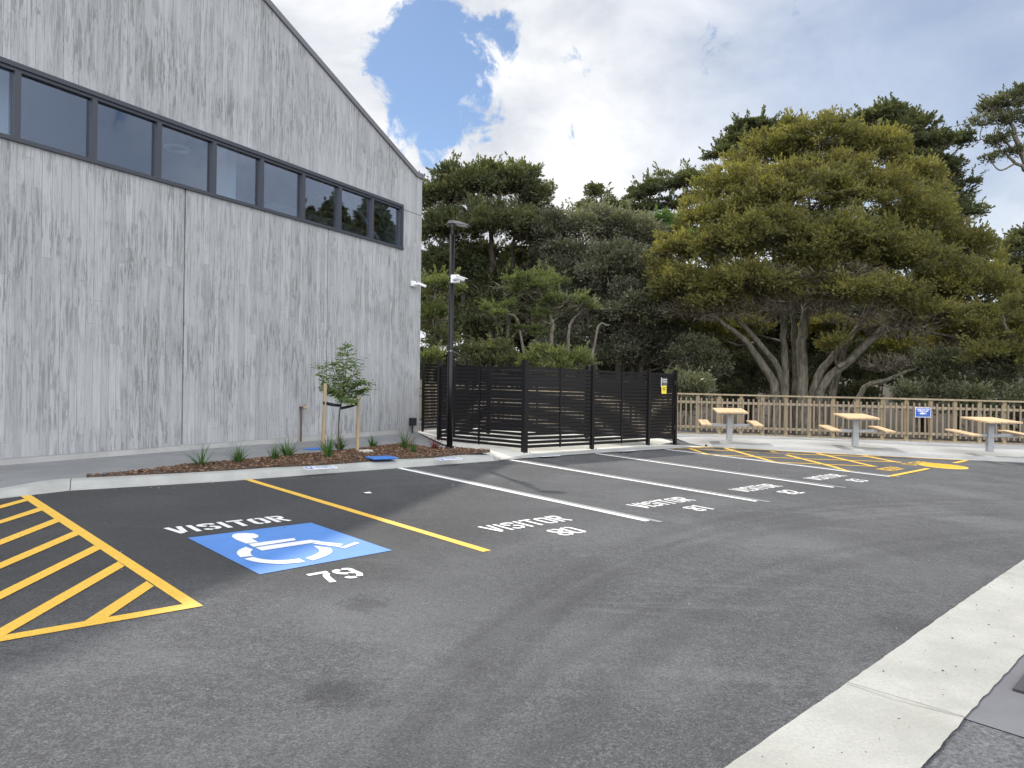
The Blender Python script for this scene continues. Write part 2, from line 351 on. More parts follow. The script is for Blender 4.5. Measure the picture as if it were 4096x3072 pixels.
for (jx, jy, hh) in ((280, 1963, .1), (1394, 1886, .105), (1985, 1843.5, .09)):
    pts = []; base = gp(jx, jy)[:2]
    for off, z in ((-.015, .005), (.05, hh*.22), (.075, hh*.62), (.10, hh*.90), (.135, hh), (.27, hh+.006)):
        xy = base-V*off+U*off*.25; pts.append((xy, G(*xy)+z+.007))
    for (a, za), (b, zb) in zip(pts[:-1], pts[1:]):
        jb.add([(*(a-U*.0045), za), (*(a+U*.0045), za), (*(b+U*.0045), zb), (*(b-U*.0045), zb)], [(0, 1, 2, 3)])
tag(jb.build('kerb_joint', M_joint), kind='structure')

# path between kerb and building
WZ = .37
W0 = np.array([-2.43, 19.07]); E1 = np.array([-.4809, -.8768]); EN = np.array([.8768, -.4809])
def wall(s, y=0.0): return W0+E1*s+EN*y
front = [p for p in KBs]
mb = MB(); rows = []
fr = []
for i, p in enumerate(KBs):
    q = p[:2]-V*.262
    fr.append((q[0], q[1], G(*q)+hts[i]))
sl_ = np.linspace(15.5, -1.0, len(fr))
for f, s_ in zip(fr, sl_):
    w = wall(s_, -.15); rows.append([f, ((f[0]*.5+w[0]*.5), (f[1]*.5+w[1]*.5), f[2]*.45+(WZ+.01)*.55), (w[0], w[1], WZ+(.02 if s_ > 5 else 0))])
m = 3; mb.add(np.array(rows).reshape(-1, 3), [(i*m+j, (i+1)*m+j, (i+1)*m+j+1, i*m+j+1) for i in range(len(rows)-1) for j in range(2)])
tag(mb.build('path', M_path), kind='structure')
# concrete pad of the bin enclosure and the strip behind it
p0 = gp(2000, 1843, .0)
padpts = [gp(2010, 1842), gp(2060, 1838), gp(2372, 1815), gp(2652, 1798), gp(2760, 1791.5), gp(2833, 1788)]
mb = MB(); P = [(p[0], p[1], G(p[0], p[1])+.012) for p in padpts]
P += [(5.1, 18.0, .03), (5.2, 18.9, .09), (5.2, 20.0, .14), (5.0, 21.6, .17), (-1.0, 22.0, .37), (-2.6, 19.4, .378), (-2.05, 17.5, .375), (-1.45, 15.4, .365), (-.75, 14.2, .345)]
cx = np.mean([p[0] for p in P]); cy = np.mean([p[1] for p in P]); cz = .30
mb.add([(cx, cy, cz)]+P, [(0, i+1, (i+1) % len(P)+1) for i in range(len(P))])
tag(mb.build('pad', M_pad), kind='structure')
# grey strip between pad and asphalt
mb = MB(); a = [gp(2000, 1843.5), gp(2060, 1838.6), gp(2372, 1815.6), gp(2652, 1798.6), gp(2770, 1791.3)]; rows = []
for p in a:
    q = p[:2]-V*.42; rows.append([(p[0], p[1], G(p[0], p[1])+.016), (q[0], q[1], G(*q)+.03)])
mb.add(np.array(rows).reshape(-1, 3), [(2*i, 2*i+2, 2*i+3, 2*i+1) for i in range(len(rows)-1)])
tag(mb.build('kerb_strip', concrete('strip concrete', (.33, .335, .33)), None), kind='structure')
# raised platform with the picnic tables: kerb back to timber fence
FP = [np.array((-3.6, 22.7, .34)), at(2640, 1731.5, 21.48), at(2707, 1733, 21.48), at(3060, 1742, 21.48), at(3540, 1760, 20.47), at(4096, 1778, 20.0), at(4700, 1795, 19.4), at(6400, 1850, 18.4)]
fence_len = np.cumsum([0]+[np.linalg.norm((b-a)[:2]) for a, b in zip(FP[:-1], FP[1:])])
kfl = [0]; 
for a, b in zip(kf[:-1], kf[1:]): kfl.append(kfl[-1]+np.linalg.norm(b-a))
mb = MB(); rows = []
for i, p in enumerate(kf):
    d = kf[min(i+1, len(kf)-1)]-kf[max(i-1, 0)]; q = np.array((-d[1], d[0])); q /= np.linalg.norm(q)
    b = p[:2]+q*.35; hk = .03+.07*min(1, i/4)
    f = np.array([np.interp(fence_len[1]+kfl[i]/kfl[-1]*(fence_len[-1]-fence_len[1]), fence_len, [k[c] for k in FP]) for c in range(3)])
    f[1] += .25
    rows.append([(b[0], b[1], G(*b)+hk)]+[tuple(np.array((b[0], b[1], G(*b)+hk))*(1-t)+f*t) for t in (.33, .66, 1)]+[(f[0], f[1], f[2]-2.5)])
rows = [[(4.75, 17.95, .105), (4.7, 18.9, .16), (4.6, 20.0, .21), (4.2, 21.75, .30), (4.2, 21.75, -2.2)]]+rows
m = 5; mb.add(np.array(rows).reshape(-1, 3), [(i*m+j, (i+1)*m+j, (i+1)*m+j+1, i*m+j+1) for i in range(len(rows)-1) for j in range(4)])
tag(mb.build('platform', M_plat), kind='structure')

# dished channel, coarse asphalt and sump slab at the right foreground
CL0 = np.array((.92, 3.03)); cd = np.array((.7122, .7020)); cn = np.array((cd[1], -cd[0]))
CW = .56
mb = MB(); rows = []
for t in np.linspace(-4, 22, 360):
    row = []
    for k, z in ((0, .006), (.12, .004), (.44, -.004+.0), (.5, .0), (.56, -.0), (.88, .010), (1, .012)):
        wob = .004*math.sin(t*1.3)+.003*random.uniform(-1, 1) if k == 0 else (.005*math.sin(t*1.7+2)+.004*random.uniform(-1, 1) if k == 1 else 0)
        p = CL0+cd*t+cn*(k*CW+wob); row.append((p[0], p[1], G(*p)+.006+z))
    rows.append(row)
m = 7; mb.add(np.array(rows).reshape(-1, 3), [(i*m+j, i*m+j+1, (i+1)*m+j+1, (i+1)*m+j) for i in range(len(rows)-1) for j in range(m-1)])
tag(mb.build('channel', M_dish), kind='structure')
jb = MB()
for t in (1.26, 4.9, 8.5, 12.1):
    a = CL0+cd*t; b = a+cn*CW+cd*.03
    c_ = [(*(a-cd*.003), G(*a)+.021), (*(a+cd*.003), G(*a)+.021), (*(b+cd*.003), G(*b)+.0235), (*(b-cd*.003), G(*b)+.0235)]
    jb.add(c_, [(0, 1, 2, 3)])
tag(jb.build('channel_joint', mat('channel joint', (.12, .11, .09), .9)), kind='structure')
mb = MB(); P = []
a = CL0+cd*-4+cn*(CW-.02); b = CL0+cd*22+cn*(CW-.02); c_ = b+cn*6; d_ = a+cn*6
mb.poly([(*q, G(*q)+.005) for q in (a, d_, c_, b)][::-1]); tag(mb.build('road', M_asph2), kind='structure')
a = CL0+cd*1.30+cn*(CW-.01); b = a+cd*1.5; c_ = b+cn*.9; d_ = a+cn*.9
mb = MB(); mb.poly([(*q, G(*q)+.010) for q in (a, d_, c_, b)][::-1]); tag(mb.build('sump_slab', M_slab), kind='structure')
# cast iron grate
g0 = gp(4046, 2762)[:2]; gt = empty('drain_grate', (*g0, G(*g0)+.012), math.atan2(cd[1], cd[0]))
tag(gt, 'dark iron drain grate set in the smooth grey slab at the right edge', 'drain grate')
mb = MB()
for i in range(2):
    mb.box((.22, -.03-.4*i, .006), (.50, .04, .012)); mb.box((-.01+.46*i, -.23, .006), (.04, .36, .012))
mb.build('frame', M_galv if False else mat('cast iron', (.06, .06, .065), .6, .3), gt)
mb = MB()
for i in range(13): mb.box((.03+.03*i, -.23, .004), (.014, .36, .010))
for j in range(3): mb.box((.22, -.12-.11*j, .005), (.40, .014, .011))
mb.build('bars', bpy.data.materials['cast iron'], gt)
mb = MB(); mb.box((.22, -.23, -.0015), (.42, .36, .002)); mb.build('opening', mat('dark void', (.004, .004, .004), .9), gt)

# ------------------------------------------------------------------ road markings
_mz = [0.004]
def line(pts2, w, name, m, label, side=1, group=None, lead=0.0, ext=None, dz=None):
    """painted strip along ground points, to the right-hand side of travel"""
    A = [np.array(p[:2]) for p in pts2]; mb = MB()
    for a, b in zip(A[:-1], A[1:]):
        d = (b-a)/np.linalg.norm(b-a); q = np.array((d[1], -d[0]))*side*-1
        c0, c1 = a+q*lead, b+q*lead
        z = dz or .004
        n = max(2, int(np.linalg.norm(b-a)/.25)); L_ = []; R_ = []
        for k in range(n+1):
            p = c0+(c1-c0)*k/n; j1, j2 = (random.uniform(-.0025, .0025) for _ in range(2))
            L_.append((*(p+q*j1), G(*p)+z)); R_.append((*(p+q*(w+j2)), G(*(p+q*w))+z))
        for k in range(n): mb.add([L_[k], L_[k+1], R_[k+1], R_[k]], [(0, 1, 2, 3)])
    o = mb.build(name, m)
    if label: tag(o, label, 'road marking', group)
    return o
WL = [((1587.9, 1873.6), (2580.4, 2086.5)), ((2031, 1839.7), (3019.5, 2007.1)), ((2372.4, 1813.9), (3329, 1950.8)), ((2651.4, 1797), (3556, 1907.5))]
wl_lab = ['nearest white bay line, first one right of the yellow line', 'white bay line starting at the black corner post', 'white bay line ending between the two farthest words VISITOR', 'farthest white bay line beside the yellow cross hatching']
for (a, b), lb in zip(WL, wl_lab): line([gp(*a), gp(*b)], .095, 'bay_line', M_whi, lb, group='white lines between the visitor bays')
for i, ((a, b), lb) in enumerate(zip(WL, ['widest grey overpainted strip, along the nearest white bay line', 'grey overpainted strip along the white line from the corner post', 'faint grey strip running apart from the third white bay line', 'grey overpainted strip beyond the farthest white bay line'])):
    A, B = gp(*a), gp(*b); d = (B-A)/np.linalg.norm(B-A)
    line([A+d*.25, B+d*.12], .085, 'blacked_out_line', M_gry, lb, group='grey overpainted strips', lead=(.098, .13, .17, .16)[i])
line([gp(977.6, 1919.7), gp(1932.4, 2208.9)], .1, 'bay_line', M_yel, 'yellow line between accessible bay 79 and bay 80')
# hatching on the left
mb = MB(); zi = [0]
def quad(mb, pts, dz): mb.poly([(p[0], p[1], G(p[0], p[1])+dz) for p in pts])
def exts(a, b, d=1.6): return a+(a-b)/np.linalg.norm(a-b)*d
quad(mb, [gp(81, 1985), gp(122, 1980), gp(814, 2426), gp(732, 2419)][::-1], .004)
a_t, b_t = gp(0, 2546), gp(732, 2419); a_b, b_b = gp(0, 2569), gp(814, 2426)
quad(mb, [exts(a_t, b_t), exts(a_b, b_b), b_b, b_t], .0048)
DG = [((0, 2023), (97, 1997), (0, 2036), (110.5, 2005)), ((0, 2083), (151, 2033), (0, 2097), (169, 2044)), ((0, 2161), (221.5, 2075), (0, 2182.5), (240, 2088)), ((0, 2253), (295, 2127), (0, 2278), (316.5, 2141)),
      ((0, 2369.5), (377, 2184), (0, 2401), (401, 2199)), ((0, 2516), (472.6, 2248), (0, 2556), (498, 2267)), ((333, 2491), (586.5, 2327), (428, 2474), (615, 2347.5))]
for k, (a, b, c_, d_) in enumerate(DG):
    A, B, C_, D_ = gp(*a), gp(*b), gp(*c_), gp(*d_)
    if k < 6: A, C_ = exts(A, B), exts(C_, D_)
    quad(mb, [A, C_, D_, B], .0055)
tag(mb.build('hatched_marking', M_yel), 'yellow diagonal hatching with triangular tip beside accessible bay 79', 'road marking')
# cross hatching on the right, with its border
mb = MB()
def strip(mb, a, b, w, dz):
    a = np.array(a[:2]); b = np.array(b[:2]); d = (b-a)/np.linalg.norm(b-a); q = np.array((-d[1], d[0]))*w/2
    n = max(1, int(np.linalg.norm(b-a)/.4))
    for k in range(n):
        p, r = a+(b-a)*k/n, a+(b-a)*(k+1)/n
        mb.add([(*(p-q), G(*p)+dz), (*(r-q), G(*r)+dz), (*(r+q), G(*r)+dz), (*(p+q), G(*p)+dz)], [(0, 1, 2, 3)])
for k, (a, b) in enumerate([((2900, 1793.5), (3095, 1848)), ((3082, 1804), (3338, 1868.5)), ((3338, 1868.5), (3391, 1886)), ((3268, 1813.5), (3500, 1867)), ((3455, 1823), (3596, 1851)), ((2758, 1794), (2828, 1818))]):
    strip(mb, gp(*a), gp(*b), .105, .0045)
for k, (a, b) in enumerate([((2756, 1796), (3200, 1818)), ((3200, 1818), (3520, 1829)), ((2830, 1819), (3200, 1835.5)), ((3200, 1835.5), (3608, 1849.5)), ((3093, 1849), (3510, 1867))]):
    strip(mb, gp(*a), gp(*b), .10, .0056)
for a, b in zip([(2665, 1796.5), (2833, 1789.7), (2900, 1792), (3080, 1801.6), (3261, 1811.6), (3460, 1822), (3766, 1837)], [(2833, 1789.7), (2900, 1792), (3080, 1801.6), (3261, 1811.6), (3460, 1822), (3766, 1837), (3875, 1842)]):
    strip(mb, gp(*a), gp(*b), .09, .0066)
strip(mb, gp(3560, 1906), gp(3712, 1875.5), .11, .0076)
strip(mb, gp(3818, 1853), gp(3866, 1843), .11, .0076)
tag(mb.build('cross_hatched_marking', paint('yellow road paint far', (.76, .46, .055), .3)), 'yellow cross hatched keep clear zone beside the picnic tables', 'road marking')

# stencil lettering -------------------------------------------------
def cr_(P, n=6):
    P = np.array(P, float)
    if len(P) < 3: return P
    Q = np.concatenate([[2*P[0]-P[1]], P, [2*P[-1]-P[-2]]]); out = []
    for i in range(len(P)-1):
        p0, p1, p2, p3 = Q[i:i+4]
        for t in np.linspace(0, 1, n, endpoint=False): out.append(.5*((2*p1)+(-p0+p2)*t+(2*p0-5*p1+4*p2-p3)*t*t+(-p0+3*p1-3*p2+p3)*t**3))
    return np.array(out+[P[-1]])
def glyph(ch, w, t):
    h = t/2; g = .035; cx = w/2
    arcs = lambda x0, x1, y0, y1, a0, a1, n=9: [((x0+x1)/2+(x1-x0)/2*math.cos(R(a)), (y0+y1)/2+(y1-y0)/2*math.sin(R(a))) for a in np.linspace(a0, a1, n)]
    sp = lambda a: list(cr_(a))
    D = {
     'I': [[(cx, 0), (cx, 1)]],
     'V': [[(h, 1), (cx-.01, .0)], [(w-h, 1), (cx+.085, .12)]],
     'T': [[(0, 1-h), (w, 1-h)], [(cx, 1-t-.045), (cx, 0)]],
     'S': [sp([(w-h, .74), (w-h*1.2, .88), (cx, 1-h), (h, .86), (h, .70), (cx*.8, .58)]), sp([(cx*1.1, .53), (w-h*1.1, .38), (w-h, .22), (cx+.04, h)]), sp([(cx-.04, h), (h*1.2, .13), (h, .27)])],
     'O': [sp([(cx-g, 1-h), (h, .82), (h, .5), (h, .18), (cx-g, h)]), sp([(cx+g, 1-h), (w-h, .82), (w-h, .5), (w-h, .18), (cx+g, h)])],
     'R': [[(h, 0), (h, 1)], sp([(t+.035, 1-h), (w-h*1.6, .97-h), (w-h, .76), (w-h*1.5, .58), (t+.035, .5)]), [(cx*1.05, .44), (w-h*.8, 0)]],
     'K': [[(h, 0), (h, 1)], [(t+.04, .52), (w-h, 1)], [(t+.09, .46), (w-h, 0)]],
     'E': [[(h, 0), (h, 1)], [(t+.03, 1-h), (w, 1-h)], [(t+.03, .5), (w*.9, .5)], [(t+.03, h), (w, h)]],
     'P': [[(h, 0), (h, 1)], sp([(t+.035, 1-h), (w-h*1.6, .97-h), (w-h, .74), (w-h*1.5, .52), (t+.035, .44)])],
     'C': [sp([(w-h, .74), (w-h*1.5, .9), (cx+g, 1-h)]), sp([(cx-g, 1-h), (h, .82), (h, .5), (h, .18), (cx-g, h)]), sp([(cx+g, h), (w-h*1.5, .1), (w-h, .26)])],
     'L': [[(h, 0), (h, 1)], [(t+.03, h), (w, h)]],
     'A': [[(h*.8, 0), (cx, 1)], [(w-h*.8, 0), (cx+.06, .9)], [(w*.36, .28), (w*.66, .28)]],
     '0': [sp([(cx-g, 1-h), (h, .82), (h, .5), (h, .18), (cx-g, h)]), sp([(cx+g, 1-h), (w-h, .82), (w-h, .5), (w-h, .18), (cx+g, h)])],
     '1': [[(cx, 0), (cx, 1)], [(cx-.18, .84), (cx-.07, .93)]],
     '2': [sp([(h, .72), (h*1.3, .88), (cx, 1-h), (w-h, .84), (w-h, .68), (cx+.06, .42), (h*1.1, .19)]), [(0, h), (w, h)]],
     '3': [sp([(h, .78), (cx*.8, 1-h), (w-h, .84), (w-h*1.1, .64), (cx, .52)]), sp([(cx+.02, .46), (w-h, .36), (w-h, .18), (cx, h), (h, .22)])],
     '7': [[(0, 1-h), (w, 1-h)], sp([(w-h, 1-t-.04), (cx+.06, .55), (cx-.06, 0)])],
     '8': [sp([(cx-g, 1-h), (h*1.1, .86), (h*1.1, .66), (cx-g, .53)]), sp([(cx+g, 1-h), (w-h*1.1, .86), (w-h*1.1, .66), (cx+g, .53)]), sp([(cx-g, .46), (h, .34), (h, .18), (cx-g, h)]), sp([(cx+g, .46), (w-h, .34), (w-h, .18), (cx+g, h)])],
     '9': [sp([(cx-g, 1-h), (h, .84), (h, .62), (cx-g, .46)]), sp([(cx+g, 1-h), (w-h, .84), (w-h, .56), (w-h, .3), (cx+.08, h)]), sp([(cx-.02, h), (h*1.3, .11), (h*.8, .24)]), [(cx+g, .46), (w-t-.02, .5)]],
    }
    return D[ch]
def lettering(text, i, u0, v0, wid, hgt, m, label, cat='road lettering', pitch=None, gw=None, tk=.17, name='bay_lettering', group=None, dz=.0045):
    mb = MB(); n = len(text); pitch = pitch or wid/n; w = (gw or pitch*.84)/hgt
    x = u0
    for ch in text:
        ww = w if ch != 'I' else tk*1.05
        for st in glyph(ch, ww, tk):
            P = np.array(st, float); Tn = np.gradient(P, axis=0); Tn /= np.linalg.norm(Tn, axis=1)[:, None]; N = np.stack([-Tn[:, 1], Tn[:, 0]], 1)*tk/2
            Lp, Rp = P+N, P-N; vs = []
            for q in np.concatenate([Lp, Rp]): vs.append(bay(i, x+q[0]*hgt, v0-q[1]*hgt, dz))
            k = len(P); mb.add(vs, [(j+k, j+k+1, j+1, j) for j in range(k-1)])
        x += pitch*(1.0 if ch != 'I' else (tk*1.05*hgt+pitch-w*hgt)/pitch)
    return tag(mb.build(name, m), label, cat, group)
VL = ['large white word VISITOR right of the yellow bay line', 'white word VISITOR between the two nearest white lines', 'white word VISITOR beyond the second white line', 'smallest white word VISITOR, nearest the yellow hatching']
NL = ['white number 80 right of the yellow line', 'white number 81 painted between the nearest two white lines', 'white number 82 past the second white line', 'white number 83, farthest of the painted numbers']
for i, num in enumerate(('80', '81', '82', '83')):
    lettering('VISITOR', i, .60, 4.57, 1.29, .31, M_whi, VL[i], pitch=.205, gw=.165, tk=.14, group='words VISITOR on the bays')
    lettering(num, i, 1.08, 5.08, .38, .31, M_whi, NL[i], pitch=.19, gw=.165, tk=.145, group='bay numbers')
lettering('VISITOR', 0, -2.0, 2.975, 1.30, .31, M_wh2, 'white stencilled word VISITOR above the blue accessible symbol', pitch=.205, gw=.168, group='words VISITOR on the bays')
lettering('79', 0, -1.65, 5.17, .4, .30, M_wh2, 'white stencilled bay number 79 below the blue square', pitch=.20, gw=.17, group='bay numbers')
lettering('KEEP', 4, 1.02, 4.72, .8, .33, bpy.data.materials['yellow road paint far'], 'yellow stencilled word KEEP', pitch=.22, gw=.165, group='yellow words on the far hatching')
lettering('CLEAR', 4, 2.68, 4.62, 1.1, .33, bpy.data.materials['yellow road paint far'], 'yellow stencilled word CLEAR beside the yellow disc', pitch=.24, gw=.18, group='yellow words on the far hatching')
# blue square with the wheelchair symbol
sq = empty('accessible_symbol', tuple(gp(1150, 2190))); sq_l = np.array(sq.location)
tag(sq, 'blue square with white wheelchair symbol painted in bay 79', 'road marking')
def loc(p, dz): return np.array((p[0], p[1], G(p[0], p[1])+dz))-sq_l
mb = MB(); mb.poly([loc(gp(*q), .004) for q in ((750.5, 2152.7), (1038.5, 2299.2), (1568.8, 2202.9), (1244.2, 2091.7))]); mb.build('square', M_blu, sq)
mb = MB()
def Z(x, y): return (600+x*.45208, 1980+y*.45208)
for P in ([(722, 375), (735, 355), (775, 346), (850, 343), (920, 348), (958, 362), (960, 378), (935, 390), (900, 392), (958, 424), (850, 437), (760, 402)],
          [(868, 440), (1275, 388), (1292, 407), (915, 467)], [(932, 473), (1040, 455), (1415, 403), (1508, 415), (1500, 421), (990, 500)],
          [(1435, 437), (1505, 418), (1710, 441), (1680, 468)], [(1678, 473), (1815, 423), (1858, 432), (1718, 480)]):
    mb.poly([loc(gp(*Z(*q)), .008) for q in P][::-1])
def band(o_, i_):
    o_, i_ = cr_(o_, 4), cr_(i_, 4)
    for k in range(len(o_)-1): mb.poly([loc(gp(*Z(*q)), .008) for q in (o_[k], o_[k+1], i_[k+1], i_[k])][::-1])
band([(846, 465), (782, 497), (768, 525), (800, 560)], [(912, 490), (893, 510), (892, 530), (914, 546)])
band([(828, 573), (930, 600), (1060, 614), (1200, 616), (1376, 600)], [(912, 556), (990, 574), (1090, 584), (1200, 583), (1322, 570)])
band([(1440, 588), (1560, 545), (1612, 510), (1600, 478)], [(1375, 566), (1465, 532), (1500, 500), (1448, 456)])
mb.build('wheelchair', M_wh2, sq)
# yellow disc with tactile dots
dc = gp(3773, 1865.3); dr = empty('painted_disc', tuple(dc)); tag(dr, 'yellow painted round cover with ribs beside the word CLEAR', 'cover')
mb = MB(); n = 40; ring = [(.46*math.cos(a), .46*math.sin(a)) for a in np.linspace(0, 2*math.pi, n, endpoint=False)]
vs = [(x, y, G(dc[0]+x, dc[1]+y)-dc[2]+.012) for x, y in ring]; vb = [(x*1.02, y*1.02, z-.014) for x, y, z in vs]
mb.add(vs, [tuple(range(n))]); mb.add(vs+vb, [(i, n+i, n+(i+1) % n, (i+1) % n) for i in range(n)]); mb.build('cover', bpy.data.materials['yellow road paint far'], dr)
mb = MB()
for i in range(-7, 8):
    for j in range(-7, 8):
        x, y = i*.06, j*.06
        if x*x+y*y < .40**2: mb.box((x, y, G(dc[0]+x, dc[1]+y)-dc[2]+.0175), (.035, .02, .011))
mb.build('ribs', bpy.data.materials['yellow road paint far'], dr)
# round manhole in the cross hatching
mc = gp(3095, 1814); mh = MB()
ring = [(mc[0]+.32*math.cos(a), mc[1]+.32*math.sin(a)) for a in np.linspace(0, 2*math.pi, 28, endpoint=False)]
inn = [(mc[0]+.27*math.cos(a), mc[1]+.27*math.sin(a)) for a in np.linspace(0, 2*math.pi, 28, endpoint=False)]
mh.add([(x, y, G(x, y)+.009) for x, y in ring]+[(x, y, G(x, y)+.009) for x, y in inn], [(i, (i+1) % 28, 28+(i+1) % 28, 28+i) for i in range(28)])
mh.add([(x, y, G(x, y)+.006) for x, y in inn], [tuple(range(28))])
tag(mh.build('manhole_cover', mat('stained iron', (.10, .085, .06), .8, noise=(20, .6, (1, 1, 1)))), 'stained round manhole cover under the yellow cross hatching', 'manhole cover')

# ------------------------------------------------------------------ building
def board_concrete():
    a = T('board formed concrete'); o = a.tc.outputs['Object']
    sx = NN(a.t, 'ShaderNodeSeparateXYZ'); a.l(o, sx.inputs[0]); X, Yy, Zz = sx.outputs
    def cellx(w, off=0.0):
        q = a.math('DIVIDE', a.math('ADD', X, off), w); fl = a.math('FLOOR', q); fr_ = a.math('SUBTRACT', q, fl); return fl, fr_
    # irregular board widths: warp x slightly
    wx = a.noise(a.map((1, 0, 0)), 1.1, 2, .5); Xw = a.math('ADD', X, a.math('MULTIPLY', wx, .35))
    q = a.math('DIVIDE', Xw, .125); fl = a.math('FLOOR', q); fr_ = a.math('SUBTRACT', q, fl)
    wn = NN(a.t, 'ShaderNodeTexWhiteNoise', noise_dimensions='1D'); a.l(fl, wn.inputs['W']); bid = wn.outputs['Value']
    # board ends at random heights
    zq = a.math('ADD', a.math('DIVIDE', Zz, 2.4), a.math('MULTIPLY', bid, 7.3)); zf = a.math('FLOOR', zq); zr = a.math('SUBTRACT', zq, zf)
    wn2 = NN(a.t, 'ShaderNodeTexWhiteNoise', noise_dimensions='2D'); cv = NN(a.t, 'ShaderNodeCombineXYZ'); a.l(fl, cv.inputs[0]); a.l(zf, cv.inputs[1]); a.l(cv.outputs[0], wn2.inputs['Vector']); pid = wn2.outputs['Value']
    edge = a.math('MINIMUM', fr_, a.math('SUBTRACT', 1., fr_)); el = a.rng(edge, .0, .055, 1, 0)
    ed_on = a.rng(wn.outputs['Value'], .3, .5); zedge = a.math('MULTIPLY', a.rng(zr, .0, .005, 1, 0), a.math('GREATER_THAN', pid, .72))
    vec = NN(a.t, 'ShaderNodeCombineXYZ'); a.l(a.math('ADD', X, a.math('MULTIPLY', bid, 13.)), vec.inputs[0]); a.l(Zz, vec.inputs[2]); vb = vec.outputs[0]
    def mv(v, sc):
        n = NN(a.t, 'ShaderNodeMapping', ins={'Scale': sc}); a.l(v, n.inputs[0]); return n.outputs[0]
    grain = a.noise(mv(vb, (60, 1, 1.6)), 1.0, 5, .65, .3)
    streak = a.noise(mv(vb, (20, 1, 1.7)), 1.0, 9, .74, .8); streak2 = a.noise(mv(vb, (38, 1, 1.1)), 1.0, 6, .7, .3)
    blot = a.noise(mv(o, (1, 1, .7)), 1.1, 5, .6, .6); blot2 = a.noise(mv(o, (.45, 1, .28)), 1.0, 3, .5)
    fine = a.noise(o, 45, 5, .65)
    c = a.mix(a.rng(pid, 0, 1, 0, 1, False), (.332, .338, .346), (.436, .444, .456))
    c = a.mix(a.rng(grain, .35, .75, 0, .45), c, (.26, .265, .27))
    st = a.math('MULTIPLY', a.rng(streak, .485, .575), a.rng(blot, .36, .56)); st = a.math('MULTIPLY', st, a.rng(blot2, .30, .58, .4, 1))
    c = a.mix(a.math('MULTIPLY', st, .68), c, (.120, .126, .126)); c = a.mix(a.math('MULTIPLY', a.rng(streak2, .54, .62), a.rng(blot2, .3, .6, .25, .6)), c, (.20, .205, .21))
    st2 = a.math('MULTIPLY', a.rng(streak, .5, .36), a.rng(blot, .55, .4)); c = a.mix(a.math('MULTIPLY', st2, .4), c, (.49, .508, .53))
    c = a.mix(a.rng(fine, .5, .72, 0, .25), c, (.24, .24, .24))
    kn = NN(a.t, 'ShaderNodeTexVoronoi', ins={'Scale': 1.0}); a.l(mv(vb, (5, 1, 2.2)), kn.inputs['Vector'])
    c = a.mix(a.math('MULTIPLY', a.rng(kn.outputs['Distance'], .05, .16, .5, 0), a.rng(blot, .45, .6)), c, (.16, .155, .145))
    c = a.mix(a.math('MULTIPLY', el, a.rng(pid, .35, .85, .05, .6)), c, (.15, .15, .15)); c = a.mix(a.math('MULTIPLY', zedge, .6), c, (.12, .12, .12))
    a.color(c); a.rough(.82)
    h = a.math('SUBTRACT', a.math('ADD', a.math('ADD', a.math('MULTIPLY', grain, .25), a.math('MULTIPLY', pid, .35)), a.math('MULTIPLY', fine, .12)), a.math('MULTIPLY', el, .5)); a.bump(h, .5, .012)
    return a.m
M_wall = board_concrete()
M_plinth = concrete('plinth concrete', (.40, .40, .39), (.26, .26, .25), .4)
bd = empty('building', (W0[0], W0[1], 0), math.atan2(E1[1], E1[0]))
tag(bd, 'grey board marked concrete building with a long band of windows', 'building')
SMAX = 17.0; PK = 13.0
rz_ = lambda s: 7.05+max(0, min(s, PK)-.28)*.422-max(0, s-PK)*.422
TH = .30; ZB, ZT = 5.03, 6.17; S0 = .80
def slab(mb, poly, y0=0.0, th=TH): mb.prism([(s, y0-th, z) for s, z in poly], (0, th, 0))
mb = MB()
slab(mb, [(0, .485), (3.468, .485), (3.468, ZB), (0, ZB)]); slab(mb, [(3.492, .485), (7.072, .485), (7.072, ZB), (3.492, ZB)]); slab(mb, [(7.100, .485), (SMAX, .485), (SMAX, ZB), (7.100, ZB)])
slab(mb, [(0, ZB), (S0, ZB), (S0, ZT-.12), (0, ZT-.12)]); slab(mb, [(0, ZT-.105), (S0, ZT-.105), (S0, ZT), (0, ZT)])
slab(mb, [(0, ZT), (SMAX, ZT), (SMAX, rz_(SMAX)), (PK, rz_(PK)), (.28, 7.05), (0, 7.05)])
slab(mb, [(0, .5), (SMAX, .5), (SMAX, ZB-.01), (0, ZB-.01)], -.06, TH-.08); slab(mb, [(.0, ZB-.02), (S0-.01, ZB-.02), (S0-.01, ZT+.02), (0.0, ZT+.02)], -.02, TH-.04)
mb.build('wall', M_wall, bd)
mb = MB(); slab(mb, [(0.02, -.3), (SMAX, -.3), (SMAX, .485), (0.02, .485)], -.006, TH-.02); mb.build('plinth', M_plinth, bd)
for x_ in (7.09, 3.484): mb = MB(); mb.box((x_, .004, .41), (.055, .02, .17)); mb.build('joint_strip', M_plinth, bd)
# side and rear walls, floor, roof
mb = MB()
mb.prism([(0, -TH, -.3), (0, -18, -.3), (.3, -18, -.3), (.3, -TH, -.3)], (0, 0, 7.2)); mb.build('side_wall', M_wall, bd)
mb = MB(); mb.prism([(SMAX-.3, -TH, -.3), (SMAX-.3, -18, -.3), (SMAX, -18, -.3), (SMAX, -TH, -.3)], (0, 0, 8.2)); mb.build('side_wall', M_wall, bd)
mb = MB()
def slabr(poly): mb.prism([(s, -18.0, z) for s, z in poly], (0, .3, 0))
slabr([(.3, -.3), (SMAX-.3, -.3), (SMAX-.3, 4.6), (.3, 4.6)]); slabr([(.3, 6.6), (SMAX-.3, 6.6), (SMAX-.3, rz_(SMAX-.3)), (PK, rz_(PK)), (.3, 7.05)])
for s_ in np.linspace(.45, SMAX-.45, 8): mb.box((s_, -17.85, 5.6), (.2, .2, 2.0))
